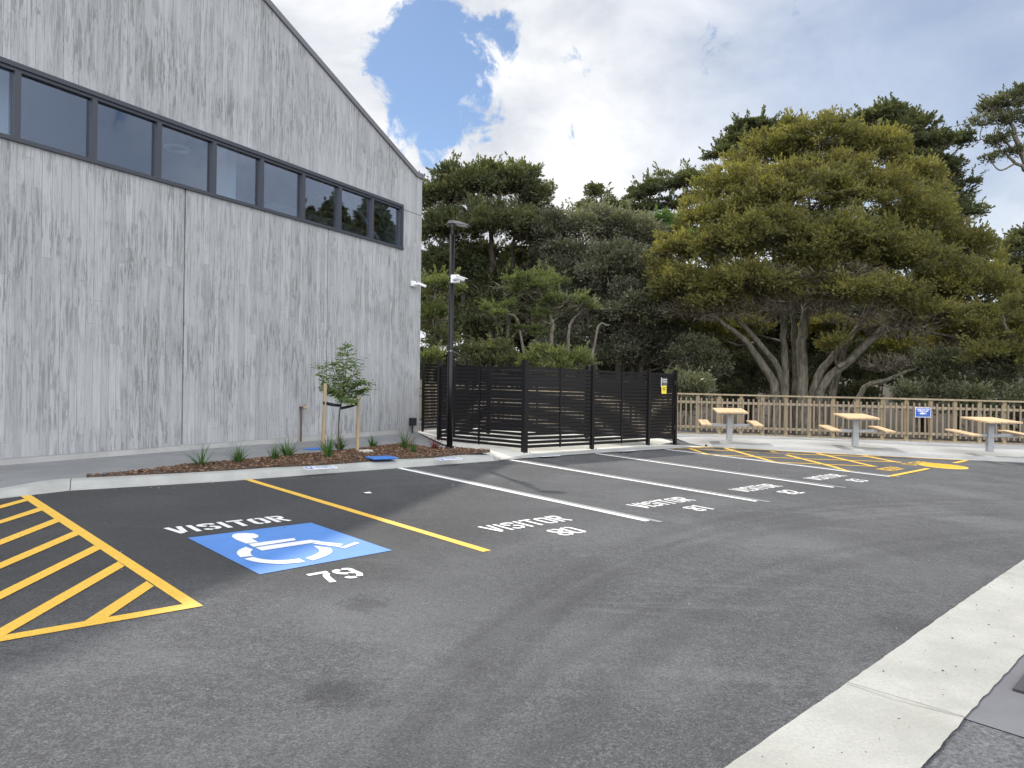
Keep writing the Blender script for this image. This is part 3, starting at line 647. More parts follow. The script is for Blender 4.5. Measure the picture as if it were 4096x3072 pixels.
mb.build('rear_wall', mat('interior plaster', (.22, .22, .22), .8), bd)
mb = MB(); mb.prism([(.3, -.32, 4.05), (.3, -17.6, 4.05), (SMAX-.3, -17.6, 4.05), (SMAX-.3, -.32, 4.05)], (0, 0, .15)); mb.build('floor', mat('interior floor', (.12, .10, .08), .6), bd)
# roof sheets with flashing along the rake
mb = MB()
prof = [(-.03, 7.06), (.26, 7.06), (PK, rz_(PK)+.01), (SMAX+.05, rz_(SMAX)+.01)]
for (s1, z1), (s2, z2) in zip(prof[:-1], prof[1:]):
    mb.prism([(s1, -18.1, z1), (s1, -.05, z1), (s2, -.05, z2), (s2, -18.1, z2)], (0, 0, .06))
mb.build('roof', mat('roof sheet', (.09, .09, .10), .5, .3), bd)
mb = MB()
for (s1, z1), (s2, z2) in zip(prof[:-1], prof[1:]):
    mb.prism([(s1, -.10, z1-.03), (s1, .045, z1-.03), (s2, .045, z2-.03), (s2, -.10, z2-.03)], (0, 0, .125))
mb.build('flashing', M_flash, bd)
mb = MB(); mb.box((.0-.045, -9, 7.09), (.05, 18.0, .14)); mb.build('flashing', M_flash, bd)
# window band: head, sill, jamb, mullions and one pane per opening
win = MB(); fr_y = .02
win.box(((S0+SMAX)/2-.2, fr_y-.06, ZT-.035), (SMAX-S0-.4, .12, .07)); win.box(((S0+SMAX)/2-.2, fr_y-.075, ZT-.095), (SMAX-S0-.4, .09, .05))
win.box(((S0+SMAX)/2-.2, fr_y-.05, ZB+.03), (SMAX-S0-.4, .14, .06)); win.box((S0+.03, fr_y-.06, (ZB+ZT)/2), (.06, .125, ZT-ZB)); win.box((S0+.085, fr_y-.075, (ZB+ZT)/2), (.05, .09, ZT-ZB-.1))
wf = win.build('window_frame', M_alu, bd)
def glass():
    a = T('window glass'); a.t.nodes.remove(a.p)
    gl = NN(a.t, 'ShaderNodeBsdfGlossy', ins={'Color': (.80, .86, 1, 1), 'Roughness': .015}); tr = NN(a.t, 'ShaderNodeBsdfTransparent', ins={'Color': (.72, .78, .82, 1)})
    fn = NN(a.t, 'ShaderNodeLayerWeight', ins={'Blend': .5}); mr = a.rng(fn.outputs['Facing'], .2, 1, .19, .42, False)
    mx = NN(a.t, 'ShaderNodeMixShader'); a.l(mr, mx.inputs[0]); a.l(tr.outputs[0], mx.inputs[1]); a.l(gl.outputs[0], mx.inputs[2]); a.l(mx.outputs[0], a.out.inputs[0]); return a.m
M_glass = glass()
mul = [1.98+1.125*k for k in range(14)]; mul = [m_ for m_ in mul if m_ < SMAX-.4]
prev = S0+.11
for k, m_ in enumerate(mul):
    mm = MB(); mm.box((m_, fr_y-.068, (ZB+ZT)/2-.03), (.085, .105, ZT-ZB-.17)); mm.build('mullion', M_alu, wf)
    pn = MB(); w_ = m_-.04-prev
    zb, zt = ZB+.058, ZT-.118
    pn.prism([(prev, fr_y-.10, zb), (prev+w_, fr_y-.10, zb), (prev+w_, fr_y-.10, zt), (prev, fr_y-.10, zt)], (0, .008, 0)); pn.build('pane', M_glass, wf)
    prev = m_+.04
# things seen through the glass
mb = MB(); mb.box((5.6, -.75, 5.4), (.22, .3, 2.4)); mb.build('column', M_wht, bd)
mb = MB(); mb.box((9.75, -.75, 5.4), (.4, .3, 2.4)); mb.build('column', M_wht, bd)
mb = MB(); mb.bar((.4, -1.6, 6.0), (4.4, -1.6, 6.0), .15, .38); mb.build('beam', mat('laminated timber', (.20, .10, .045), .6), bd)
mb = MB(); mb.bar((.7, -.5, 4.9), (2.6, -.5, 6.35), .07, .09); mb.build('brace', M_galv, bd)
mb = MB(); n = 24; P = [(6.3+.22*math.cos(a), -1.3+.22*math.sin(a), 6.17) for a in np.linspace(0, 2*math.pi, n+1)]; mb.tube(P, .035, 6, False); mb.build('ring_lamp', M_wht, bd)
mb = MB(); mb.box((.62, -1.2, 5.2), (.3, .3, 1.9)); mb.build('panel', bpy.data.materials['laminated timber'], bd)

# copper standpipe with tap on the wall
def on_wall(s, z, y=0.0):
    p = wall(s, y); return (p[0], p[1], z)
WR = math.atan2(E1[1], E1[0])
t = empty('garden_tap', on_wall(4.27, .38, .05), WR); tag(t, 'rusty brown standpipe with brass tap against the concrete wall', 'tap')
mb = MB(); mb.tube([(0, 0, 0), (0, 0, .35), (0, 0, .74)], .017, 8); mb.tube([(.04, 0, .725), (-.05, 0, .725)], .02, 8); mb.build('pipe', M_copper, t)
mb = MB(); mb.tube([(-.03, 0, .725), (-.09, .02, .725), (-.11, .05, .715), (-.115, .06, .67)], [.018, .02, .018, .014], 8); mb.tube([(-.09, .02, .74), (-.09, .02, .775)], .012, 6); mb.bar((-.125, .02, .78), (-.055, .02, .78), .018, .012); mb.build('tap', M_brass, t)
# black outlet box with conduit
t = empty('outlet_box', on_wall(.37, .30, .05), WR); tag(t, 'black electrical box on a conduit at the foot of the wall corner', 'electrical box')
mb = MB(); mb.box((0, .02, .36), (.19, .11, .2), bev=.008); mb.build('box', M_blk2, t)
mb = MB(); mb.tube([(.01, .02, .27), (.01, .02, .22), (.015, .02, 0.0)], [.028, .02, .02], 8); mb.build('conduit', M_blk2, t)
# white cctv cameras
def cctv(name, root, s=1.0):
    mb = MB(); mb.box((0, .05*s, 0), (.16*s, .09*s, .15*s), bev=.012); mb.build('junction_box', M_wht, root)
    mb = MB(); mb.tube([(0, .09*s, -.01), (-.02, .14*s, -.01), (-.05*s, .17*s, .0)], [.04*s, .028*s, .028*s], 10); mb.build('bracket', M_wht, root)
    mb = MB(); a, b = np.array((-.05*s, .15*s, .015)), np.array((-.25*s, .30*s, -.06*s)); mb.tube([a, a+(b-a)*.8, a+(b-a)*.97], [.034*s, .036*s, .032*s], 12); mb.bar(a+np.array((0, 0, .034*s)), b+np.array((0, 0, .032*s)), .075*s, .01); bo = mb.build('camera_body', M_wht, root)
    mb = MB(); d = (b-a)/np.linalg.norm(b-a); mb.tube([a+(b-a)*.95, b+d*.01], [.030*s, .028*s], 12); mb.build('lens', M_blk2, bo)
t = empty('security_camera', on_wall(.40, 4.22, .0), WR); tag(t, 'white bullet camera on the concrete wall near its corner', 'security camera', 'white bullet cameras'); cctv('c', t, .95)

# ------------------------------------------------------------------ planting bed
bedz = .02
bed_path = [gp(345, 1912, .1), gp(472, 1900, .1), gp(700, 1874, .1), (gp(902, 1852, .1)), gp(975, 1845, .1), gp(1067, 1834, .1), gp(1285, 1815, .1), gp(1422, 1797, .1), gp(1585, 1779, .1), gp(1660, 1783, .1), gp(1730, 1800, .1), gp(1800, 1796, .1), gp(1900, 1806, .1), gp(1960, 1811, .1)]
bed_kerb = [gp(345, 1914, .1), gp(472, 1908, .1), gp(700, 1896.5, .1), gp(900, 1885.5, .1), gp(975, 1880.5, .1), gp(1067, 1874, .1), gp(1285, 1863, .1), gp(1422, 1853, .1), gp(1585, 1840, .1), gp(1660, 1836.5, .1), gp(1730, 1833, .1), gp(1800, 1826, .1), gp(1900, 1816.5, .1), gp(1960, 1812.5, .1)]
mb = MB(); rows = []
for a, b in zip(bed_kerb, bed_path):
    row = []
    for t_ in (0, .2, .4, .6, .8, 1):
        p = a*(1-t_)+b*t_; zz = max(p[2], .0)+.012+.05*math.sin(math.pi*t_)*(1 if np.linalg.norm(a-b) > .5 else .4)+.01*random.uniform(-1, 1)
        row.append((p[0], p[1], max(zz, (G(p[0], p[1])+.1)*(1-t_)+t_*.375+.008)))
    rows.append(row)
m = 6; mb.add(np.array(rows).reshape(-1, 3), [(i*m+j, (i+1)*m+j, (i+1)*m+j+1, i*m+j+1) for i in range(len(rows)-1) for j in range(5)])
M_bark = T('bark mulch'); o_ = M_bark.map(); n1_ = M_bark.noise(o_, 38, 5, .7, 1.0); n2_ = M_bark.noise(o_, 3, 3)
M_bark.color(M_bark.mix(M_bark.rng(n2_, .35, .65, 0, .4), M_bark.mix(M_bark.rng(n1_, .35, .7), (.040, .026, .019), (.17, .115, .08)), (.04, .022, .018))); M_bark.rough(.9); M_bark.bump(n1_, 1, .03); M_bark = M_bark.m
bedm = mb.build('mulch_bed', M_bark, smooth=True); tag(bedm, kind='structure')
bed_tri = [(np.array(rows[i][j]), np.array(rows[i+1][j]), np.array(rows[i+1][j+1]), np.array(rows[i][j+1])) for i in range(len(rows)-1) for j in range(5)]
areas = np.array([np.linalg.norm(np.cross(q[1]-q[0], q[3]-q[0]))+np.linalg.norm(np.cross(q[1]-q[2], q[3]-q[2])) for q in bed_tri]); areas /= areas.sum()
NCH = 9000
idx = rng.choice(len(bed_tri), NCH, p=areas); uu, vv = rng.random(NCH), rng.random(NCH)
Qd = np.array(bed_tri)[idx]; cpos = (Qd[:, 0]*(1-uu)[:, None]+Qd[:, 1]*uu[:, None])*(1-vv)[:, None]+(Qd[:, 3]*(1-uu)[:, None]+Qd[:, 2]*uu[:, None])*vv[:, None]
def shards(name, c, L_, W_, D_, m, parent=None, N_=None, tint=None, smooth=False):
    """many small rhombic faces: centres c, unit long axes D_, lengths L_, widths W_"""
    n = len(c); D_ = D_/np.linalg.norm(D_, axis=1)[:, None]
    rv = rng.normal(size=(n, 3)) if N_ is None else N_
    X_ = np.cross(D_, rv); X_ /= np.linalg.norm(X_, axis=1)[:, None]+1e-9
    L_ = np.broadcast_to(L_, (n,))[:, None]; W_ = np.broadcast_to(W_, (n,))[:, None]
    v = np.stack([c-D_*L_*.5, c+X_*W_*.5+D_*L_*.05, c+D_*L_*.5, c-X_*W_*.5+D_*L_*.05], 1).reshape(-1, 3)
    me = bpy.data.meshes.new(name); me.vertices.add(4*n); me.vertices.foreach_set('co', v.ravel().astype(np.float32))
    me.loops.add(4*n); me.loops.foreach_set('vertex_index', np.arange(4*n, dtype=np.int32))
    me.polygons.add(n); me.polygons.foreach_set('loop_start', np.arange(0, 4*n, 4, dtype=np.int32)); me.polygons.foreach_set('loop_total', np.full(n, 4, dtype=np.int32))
    if tint is not None:
        at_ = me.attributes.new('tint', 'FLOAT', 'FACE'); at_.data.foreach_set('value', tint.astype(np.float32))
    me.update(calc_edges=True); me.validate()
    me.materials.append(m); o = bpy.data.objects.new(name, me); COL.objects.link(o)
    if parent: o.parent = parent
    return o
def tintmat(name, cols, trans=0.0, rough=.7, tcol=None):
    a = T(name); at_ = NN(a.t, 'ShaderNodeAttribute', attribute_name='tint'); r = NN(a.t, 'ShaderNodeValToRGB'); a.l(at_.outputs['Fac'], r.inputs[0])
    while len(r.color_ramp.elements) < len(cols): r.color_ramp.elements.new(.5)
    for i, c in enumerate(cols): r.color_ramp.elements[i].position = i/(len(cols)-1); r.color_ramp.elements[i].color = (*c, 1)
    a.color(r.outputs[0]); a.rough(rough); a.p.inputs['Specular IOR Level'].default_value = .25
    if trans:
        tb = NN(a.t, 'ShaderNodeBsdfTranslucent'); hs = a.mix(1.0, r.outputs[0], tcol or (1.5, 1.5, .55), 'MULTIPLY'); a.l(hs, tb.inputs[0])
        mx = NN(a.t, 'ShaderNodeMixShader', ins={0: trans}); a.l(a.p.outputs[0], mx.inputs[1]); a.l(tb.outputs[0], mx.inputs[2]); a.l(mx.outputs[0], a.out.inputs[0])
    return a.m
dv = rng.normal(size=(NCH, 3)); dv[:, 2] *= .25; cpos[:, 2] += .008+.012*rng.random(NCH)
nv = rng.normal(size=(NCH, 3))*.5+np.array((0, 0, 1.0))
chips = shards('bark_chips', cpos, rng.uniform(.02, .075, NCH), rng.uniform(.006, .018, NCH), dv, tintmat('bark chips', [(.045, .022, .014), (.15, .08, .05), (.36, .24, .15)]), N_=np.cross(dv, nv), tint=rng.random(NCH)**1.4)
tag(chips, 'red brown bark chips covering the planting bed', 'mulch', kind='stuff')

# strap-leaf tufts
M_tuft = tintmat('tuft green', [(.035, .085, .022), (.06, .13, .035), (.11, .17, .06)], .25, .5)
M_tuftr = tintmat('tuft red', [(.09, .02, .022), (.16, .035, .035), (.20, .07, .05)], .25, .5)
def tuft(px, py, h, n, spread, m, label, w=.009, droop=.6, dz=.12):
    b = gp(px, py, dz-.02); mb_v = []; mb_f = []; tn = []; k = 0
    for i in range(n):
        a = random.uniform(0, 2*math.pi); tilt = random.random()**.7*spread*1.15; ln = h*random.uniform(.6, 1.15); segs = 5
        p = np.array((random.gauss(0, .018), random.gauss(0, .018), 0)); ang = tilt*.72; ww = w*random.uniform(.7, 1.2)
        side = np.array((-math.sin(a), math.cos(a), 0)); tt = random.random()
        for s_ in range(segs+1):
            f = 1-(s_/segs)**1.6; wd = ww*(f*.9+.05)
            mb_v += [tuple(p-side*wd), tuple(p+side*wd)]
            d = np.array((math.cos(a)*math.sin(ang), math.sin(a)*math.sin(ang), math.cos(ang))); p = p+d*ln/segs; ang += droop*tilt/segs*1.4
        for s_ in range(segs): mb_f.append((k+2*s_, k+2*s_+1, k+2*s_+3, k+2*s_+2)); tn.append(tt)
        k += 2*(segs+1)
    me = bpy.data.meshes.new('grass_tuft'); me.from_pydata(mb_v, [], mb_f); at_ = me.attributes.new('tint', 'FLOAT', 'FACE'); at_.data.foreach_set('value', tn); me.materials.append(m)
    o = bpy.data.objects.new('grass_tuft', me); COL.objects.link(o); o.location = b; return tag(o, label, 'grass tuft', 'strap leaved tufts in the bark bed')
tuft(804, 1876, .42, 46, 1.15, M_tuft, 'sparse long bladed green tuft, leftmost in the bark bed', droop=.7)
tuft(952, 1862, .33, 120, .85, M_tuft, 'dense rounded green tuft, second from the left in the bed', w=.006)
tuft(1097, 1851, .30, 80, .6, M_tuft, 'narrow upright green tuft touching a broader tuft on its right', w=.006)
tuft(1149, 1839, .38, 60, 1.0, M_tuft, 'broad bladed dark green tuft left of the timber stakes', w=.013)
tuft(1311, 1843, .40, 50, .6, M_tuft, 'upright broad bladed tuft in front of the left stake', w=.013)
tuft(1358, 1808, .38, 60, .95, M_tuft, 'green tuft around the foot of the young tree', w=.013)
tuft(1488, 1797, .33, 50, 1.0, M_tuft, 'green arching tuft behind the white pipe ring', w=.010)
tuft(1618, 1806, .42, 70, .95, M_tuft, 'tall green tuft mixed with reddish blades near the lamp post', w=.008)
tuft(1628, 1802, .45, 26, 1.0, M_tuftr, 'pinkish red blades rising through the tall tuft near the lamp', w=.009)
tuft(1655, 1820, .24, 60, .8, M_tuft, 'small low green tuft in front of the tall reddish one', w=.007)
tuft(1738, 1806, .36, 40, 1.3, M_tuftr, 'dark red tuft beside the foot of the lamp post', w=.012)

# young staked tree
tb_ = gp(1357, 1806, .12)
st = empty('young_tree', tuple(tb_)); tag(st, 'young green leaved tree tied between two timber stakes', 'young tree')
mpp = tb_[1]/FPX   # metres per photo pixel at its distance
def sp_(px, py, dy=0.0): return np.array(((px-1357)*mpp, dy, (1806-py)*mpp))
mb = MB(); trunk = [sp_(1357, 1812), sp_(1354, 1760), sp_(1353, 1700), sp_(1357, 1640), sp_(1363, 1612)]
mb.tube(trunk, [.017, .015, .013, .012, .012], 7)
tips = []
lead = [[(1363, 1612), (1372, 1560), (1388, 1480), (1398, 1392)], [(1361, 1605), (1366, 1520), (1360, 1440), (1352, 1392)], [(1360, 1607), (1330, 1570), (1305, 1530), (1290, 1470)], [(1366, 1590), (1400, 1560), (1440, 1535), (1468, 1530)], [(1364, 1600), (1352, 1540), (1330, 1490), (1318, 1450)], [(1366, 1600), (1390, 1550), (1415, 1500), (1428, 1440)], [(1362, 1600), (1340, 1580), (1316, 1565), (1300, 1545)], [(1366, 1590), (1405, 1590), (1435, 1570), (1465, 1560)], [(1366, 1600), (1385, 1600), (1400, 1605), (1412, 1612)]]
for li, P in enumerate(lead):
    dyy = random.uniform(-.28, .28); Q = cr_([sp_(x, y, dyy*k/3) for k, (x, y) in enumerate(P)], 5); mb.tube(Q, np.linspace(.009, .003, len(Q)), 5); tips += [q for q in Q[3:]]
mb.build('trunk', mat('young bark', (.07, .055, .045), .8), st)
lc, ld, lw, lt, lL = [], [], [], [], []
for q in tips:
    for _ in range(3):
        a = random.uniform(0, 2*math.pi); el = random.uniform(-.1, .9); d = np.array((math.cos(a)*math.cos(el), math.sin(a)*math.cos(el), math.sin(el))); ln = random.uniform(.10, .19)
        side = np.cross(d, (0, 0, 1)); side /= np.linalg.norm(side); t0 = random.random()
        for k in range(4):
            for sgn in (-1, 1):
                c_ = q+d*ln*(k+1)/4.0+side*sgn*.028-np.array((0, 0, .012*k)); dd = side*sgn+d*.7-np.array((0, 0, .35)); lc.append(c_); ld.append(dd); lt.append(min(1, max(0, t0*.7+random.random()*.3))); lL.append(random.uniform(.05, .08))
        lc.append(q+d*ln*1.12); ld.append(d); lt.append(t0); lL.append(.06)
lc = np.array(lc); ld = np.array(ld)
shards('foliage', lc, np.array(lL), np.array(lL)*.38, ld, tintmat('young leaf', [(.06, .10, .04), (.11, .17, .06), (.24, .30, .12)], .3, .35), st, tint=np.array(lt))
def stake(px, pb, pt, label):
    b = gp(px, pb, .10); top = b[1]/FPX*(pb-pt)
    t = MB(); t.box((0, 0, top/2-.1), (.05, .05, top+.2), bev=.003); o = t.build('stake', M_stake); o.location = b; o.rotation_euler = (R(random.uniform(-1, 1)), R(1.2), R(25)); return tag(o, label, 'stake', 'timber stakes of the young tree'), b, top
s1, b1, t1 = stake(1290, 1836, 1533, 'taller square timber stake left of the young tree')
s2, b2, t2 = stake(1428, 1815, 1585, 'square timber stake right of the young tree')
tp = np.array(st.location)+np.array(sp_(1360, 1622))
def strap(a, b, w, label):
    mb = MB(); off = np.array((0, 0, w/2)); n_ = 8; fs = []; vs = []
    for y_ in (-.035, .035):
        k0 = len(vs)
        for i in range(n_+1):
            p = a+(b-a)*i/n_; s_ = 1-.7*i/n_; q = p+np.array((0, y_*s_, -.01*math.sin(math.pi*i/n_))); vs += [tuple(q-off), tuple(q+off)]
        fs += [(k0+2*i, k0+2*i+2, k0+2*i+3, k0+2*i+1) for i in range(n_)]
    vs += [tuple(a+np.array((s_*.03, y_, z_*w/2))) for s_ in (-1, ) for y_ in (-.035, .035) for z_ in (-1, 1)]
    k = len(vs); fs.append((k-4, k-3, k-1, k-2)); fs += [(k-4, 0, 1, k-3), (k-2, 2*(n_+1), 2*(n_+1)+1, k-1)]
    mb.add(vs, fs); return tag(mb.build('tree_tie', M_strap), label, 'tree tie', 'black webbing ties of the young tree')
ha = np.array(b1)+np.array((0.03, 0, b1[1]/FPX*(1836-1612))); hb = np.array(b2)+np.array((.0, 0, b2[1]/FPX*(1815-1615)))
strap(ha, tp, .05, 'black webbing tie from the left stake to the young tree')
mbx = strap(hb, tp+np.array((0, 0, -.05)), .05, 'black webbing tie from the right stake to the young tree')
# stake tie mirrored end band is fine on both sides
# pipe ring, blue lid, blue patch, paper scrap
p = gp(1463, 1813, .13); mb = MB(); n = 24
for r1, r2, z1, z2 in ((.13, .125, 0, .055), (.105, .105, .055, 0), (.125, .105, .055, .055)):
    mb.add([(r1*math.cos(a), r1*math.sin(a), z1) for a in np.linspace(0, 2*math.pi, n, endpoint=False)]+[(r2*math.cos(a), r2*math.sin(a), z2) for a in np.linspace(0, 2*math.pi, n, endpoint=False)], [(i, (i+1) % n, n+(i+1) % n, n+i) for i in range(n)])
mb.add([(.104*math.cos(a), .104*math.sin(a), .03) for a in np.linspace(0, 2*math.pi, n, endpoint=False)], [tuple(range(n))])
o = mb.build('pipe_ring', mat('pvc white', (.55, .56, .52), .5)); o.location = p; tag(o, 'short white plastic pipe ring standing in the bark', 'pipe')
p = gp(1527, 1831, .16); mb = MB(); mb.box((0, 0, .0), (.46, .30, .03), bev=.01); o = mb.build('utility_lid', M_lidblue); o.location = p; o.rotation_euler = (R(1.5), R(1.2), .69); tag(o, 'bright blue rectangular utility lid lying in the bark', 'utility lid')
p = gp(1262, 1781.5, .13); mb = MB(); mb.box((0, 0, .0), (.42, .28, .012)); o = mb.build('utility_lid', M_lidblue); o.location = (p[0], p[1], .375); o.rotation_euler = (0, 0, 1.07); tag(o, 'blue lid flush in the grey path behind the left stake', 'utility lid')
p = gp(1460, 1973.5, .008); mb = MB(); mb.add([(-.09, -.02, 0), (-.02, .0, .012), (.02, -.03, .006), (.09, .0, .004), (.05, .05, .015), (-.03, .04, .006)], [(0, 1, 5), (1, 2, 4, 5), (2, 3, 4)]); o = mb.build('paper_scrap', M_wht); o.location = p; tag(o, 'small pale paper scrap lying in bay 80', 'litter')

# loose grit and dead leaf bits: scattered on the asphalt, thicker along the kerb and the channel
n_ = 700; gx = []
for k in range(n_):
    r_ = random.random()
    if r_ < .35: q = O+U*random.uniform(-3, 9)+V*abs(random.gauss(.05, .25))
    elif r_ < .7: q = CL0+cd*random.uniform(-1, 9)+cn*random.gauss(.3, .28)
    else: q = O+U*random.uniform(-3, 12)+V*random.uniform(0, 9)
    gx.append((q[0], q[1], G(*q)+.022 if 0 < (q-CL0)@cn < CW else G(*q)+.008))
gv = rng.normal(size=(n_, 3)); gv[:, 2] *= .1
tag(shards('grit', np.array(gx), rng.uniform(.006, .022, n_), rng.uniform(.004, .010, n_), gv, tintmat('grit', [(.05, .04, .03), (.16, .13, .09), (.55, .52, .46)]), N_=np.cross(gv, np.tile((0, 0, 1.), (n_, 1))+rng.normal(size=(n_, 3))*.2), tint=rng.random(n_)**1.5), 'pale grit and dead leaf bits on the asphalt', 'grit', kind='stuff')

# ------------------------------------------------------------------ lamp post
lb = gp(1798, 1800, .12); lp = empty('lamp_post', tuple(lb)); tag(lp, 'tall slim black lamp post with flat head at the bed corner', 'lamp post')
mm_ = lb[1]/FPX; lh = lambda py: (1800-py)*mm_
lean = .0
mb = MB(); mb.tube([(0, 0, 0), (0, 0, 1.9), (0, 0, 1.905), (0, 0, lh(938))], [.058, .058, .052, .052], 16); mb.build('pole', M_blk, lp, True)
mb = MB(); mb.tube([(0, 0, lh(938)-.02), (0, 0, lh(938)+.02)], .045, 12); mb.tube([(0, 0, lh(938)), (0, 0, lh(903))], .033, 12); mb.build('spigot', M_blk, lp)
hr = MB(); hz = lh(903)
prof_ = [(-.09, .045, .045), (-.06, .09, .055), (.05, .125, .062), (.16, .13, .055), (.27, .12, .035), (.33, .09, .02), (.345, .04, .012)]
ca, sa = math.cos(-.15), math.sin(-.15); vs = []
for x, w_, h_ in prof_:
    zt_ = .085-.18*max(0, x)*.9
    for (yy, zz) in ((-w_, 0), (-w_*.75, h_), (0, h_*1.15), (w_*.75, h_), (w_, 0), (0, -.008)):
        X_, Y_ = x*ca-yy*sa, x*sa+yy*ca; vs.append((X_, Y_, hz+zt_-.05+zz))
n = len(prof_); fs = [(i*6+j, (i+1)*6+j, (i+1)*6+(j+1) % 6, i*6+(j+1) % 6) for i in range(n-1) for j in range(6)]+[tuple(range(6)), tuple((n-1)*6+j for j in range(6))[::-1]]
hr.add(vs, fs); hr.tube([(0, 0, hz-.02), (0.0, 0, hz+.05)], [.035, .045], 10); hd = hr.build('lamp_head', mat('lamp housing', (.10, .10, .105), .4, .3), lp)
mb = MB(); mb.box((.19, -.03, hz-.008), (.20, .17, .012), np.array([[ca, -sa, 0], [sa, ca, 0], [0, 0, 1]])@np.array([[math.cos(.16), 0, math.sin(.16)], [0, 1, 0], [-math.sin(.16), 0, math.cos(.16)]])); mb.build('lens', mat('lamp lens', (.5, .5, .48), .3), hd)
mb = MB(); mb.box((0, 0, -.0), (.30, .30, .03), bev=.006); mb.tube([(0, 0, .0), (0, 0, .035)], .075, 12)
for sx_ in (-1, 1):
    for sy_ in (-1, 1): mb.tube([(sx_*.11, sy_*.11, .01), (sx_*.11, sy_*.11, .085)], .012, 6); mb.tube([(sx_*.11, sy_*.11, .015), (sx_*.11, sy_*.11, .04)], .022, 6)
mb.build('base_plate', M_galv, lp)
mb = MB(); mb.box((-.0, -.056, 1.905), (.03, .012, .02)); mb.tube([(0, 0, 1.90), (0, 0, 1.912)], .061, 16); mb.build('collar', mat('collar steel', (.25, .25, .27), .4, .6), lp)
cz = lh(1119); t = empty('security_camera', (lb[0]+.085, lb[1]-.045, lb[2]+cz), R(180-8)); tag(t, 'white bullet camera strapped to the black lamp post', 'security camera', 'white bullet cameras')
cctv('c', t, 1.05)
for dz_ in (.05, -.05): mb = MB(); mb.tube([(.085+.062*math.cos(a), -.03+.062*math.sin(a), dz_) for a in np.linspace(0, 2*math.pi, 17)], .005, 5, False); mb.build('strap_band', M_galv, t)

# ------------------------------------------------------------------ black slat enclosure
PH = 1.86
def post(par, p, w=.075, h=PH, z0=None, cap=True, plate=True):
    z = p[2] if z0 is None else z0
    mb = MB(); mb.box((p[0], p[1], z+h/2), (w, w, h), RM); po = mb.build('post', M_blk, par)
    if cap: mb = MB(); mb.box((p[0], p[1], z+h+.008), (w+.012, w+.012, .02), RM); mb.box((p[0], p[1], z+h+.024), (w*.7, w*.7, .014), RM); mb.build('cap', M_blk, po)
    if plate:
        mb = MB(); mb.box((p[0], p[1], z+.006), (w+.11, w+.11, .012), RM)
        for a in (-1, 1):
            for b in (-1, 1):
                q = RM@np.array((a*(w/2+.03), b*(w/2+.03), 0)); mb.tube([(p[0]+q[0], p[1]+q[1], z), (p[0]+q[0], p[1]+q[1], z+.035)], .009, 6)
        mb.build('base_plate', M_blk, po)
    return po
def panel(par, a, b, za, zb, top=1.79, n=20, mid=True, name='slat_panel', inset=.045, bot=.10):
    a = np.array(a[:2]); b = np.array(b[:2]); d = (b-a)/np.linalg.norm(b-a); q = np.array((-d[1], d[0])); A, B = a+d*inset, b-d*inset
    mb = MB(); ztop = min(za, zb)+top if False else None
    pitch = (top-bot)/n
    for k in range(n):
        z = bot+pitch*(k+.5)
        mb.bar((*A, za+z), (*B, zb+z), .017, pitch*.71)
    if mid:
        m_ = (A+B)/2; zm = (za+zb)/2; mb.box((*(m_-q*.016), zm+(top+bot)/2), (.05, .016, top-bot-.01), np.array([[d[0], -d[1], 0], [d[1], d[0], 0], [0, 0, 1]]))
    for e, s_ in ((A, 1), (B, -1)):
        zz = za if s_ == 1 else zb; mb.box((*(e+d*s_*.012), zz+(top+bot)/2), (.03, .03, top-bot), np.array([[d[0], -d[1], 0], [d[1], d[0], 0], [0, 0, 1]]))
    return mb.build(name, M_blk, par)
th_ = .75294; RM = np.array([[math.cos(th_), -math.sin(th_), 0], [math.sin(th_), math.cos(th_), 0], [0, 0, 1]])
P0, P1, P2, P4 = (gp(2097, 1818.5), gp(2366.8, 1802), gp(2591, 1786.5), gp(2699, 1779)); P3 = gp(1755, 1772)
def setz(p, z): return np.array((p[0], p[1], z))
P0, P1, P2, P4, P3 = setz(P0, .235), setz(P1, .215), setz(P2, .20), setz(P4, .185), setz(P3, .30)
ef = empty('slat_fence', (0, 0, 0)); tag(ef, 'black horizontal slat fence screening the bin enclosure from the car park', 'fence')
for k_, p in enumerate((P0, P1, P2, P4, P3)): post(ef, p, .10 if k_ == 0 else .075, PH+(.02 if k_ == 0 else 0))
panel(ef, P3, P0, P3[2]-.05, P0[2]); panel(ef, P0, P1, P0[2], P1[2]); panel(ef, P1, P2, P1[2], P2[2])
gt_ = empty('gate', tuple(P2), math.atan2(P4[1]-P2[1], P4[0]-P2[0])); tag(gt_, 'black slatted gate with yellow and black signs between its posts', 'gate')
gw = np.linalg.norm((P4-P2)[:2]); RMs = RM; RM = np.eye(3)
mb = MB(); zt_ = 1.77
for (a, b) in (((.075, 0, .17), (.075, 0, zt_)), ((gw-.10, 0, .17), (gw-.10, 0, zt_))): mb.bar(a, b, .05, .04)
mb.bar((.1, 0, zt_-.025), (gw-.125, 0, zt_-.025), .04, .05); mb.bar((.1, 0, .195), (gw-.125, 0, .195), .04, .05)
mb.build('gate_frame', M_blk, gt_)
mb = MB()
for k in range(20): mb.bar((.09, 0, .255+.0755*k), (gw-.115, 0, .255+.0755*k), .016, .0595)
mb.build('slat_panel', M_blk, gt_)
mb = MB(); mb.tube([(.08, -.03, .93), (.08, -.075, .93), (.16, -.08, .925)], .012, 8); mb.box((.08, -.03, .92), (.045, .02, .16)); mb.build('handle', M_blk2, gt_)
mb = MB(); mb.tube([(.08, -.045, .86), (.08, -.06, .86)], .014, 8); mb.build('lock', M_galv, gt_)
for z in (.42, 1.55): mb = MB(); mb.tube([(gw-.05, -.03, z-.05), (gw-.05, -.03, z+.05)], .014, 8); mb.box((gw-.07, -.03, z), (.06, .03, .07)); mb.build('hinge', M_blk2, gt_)
RM = RMs
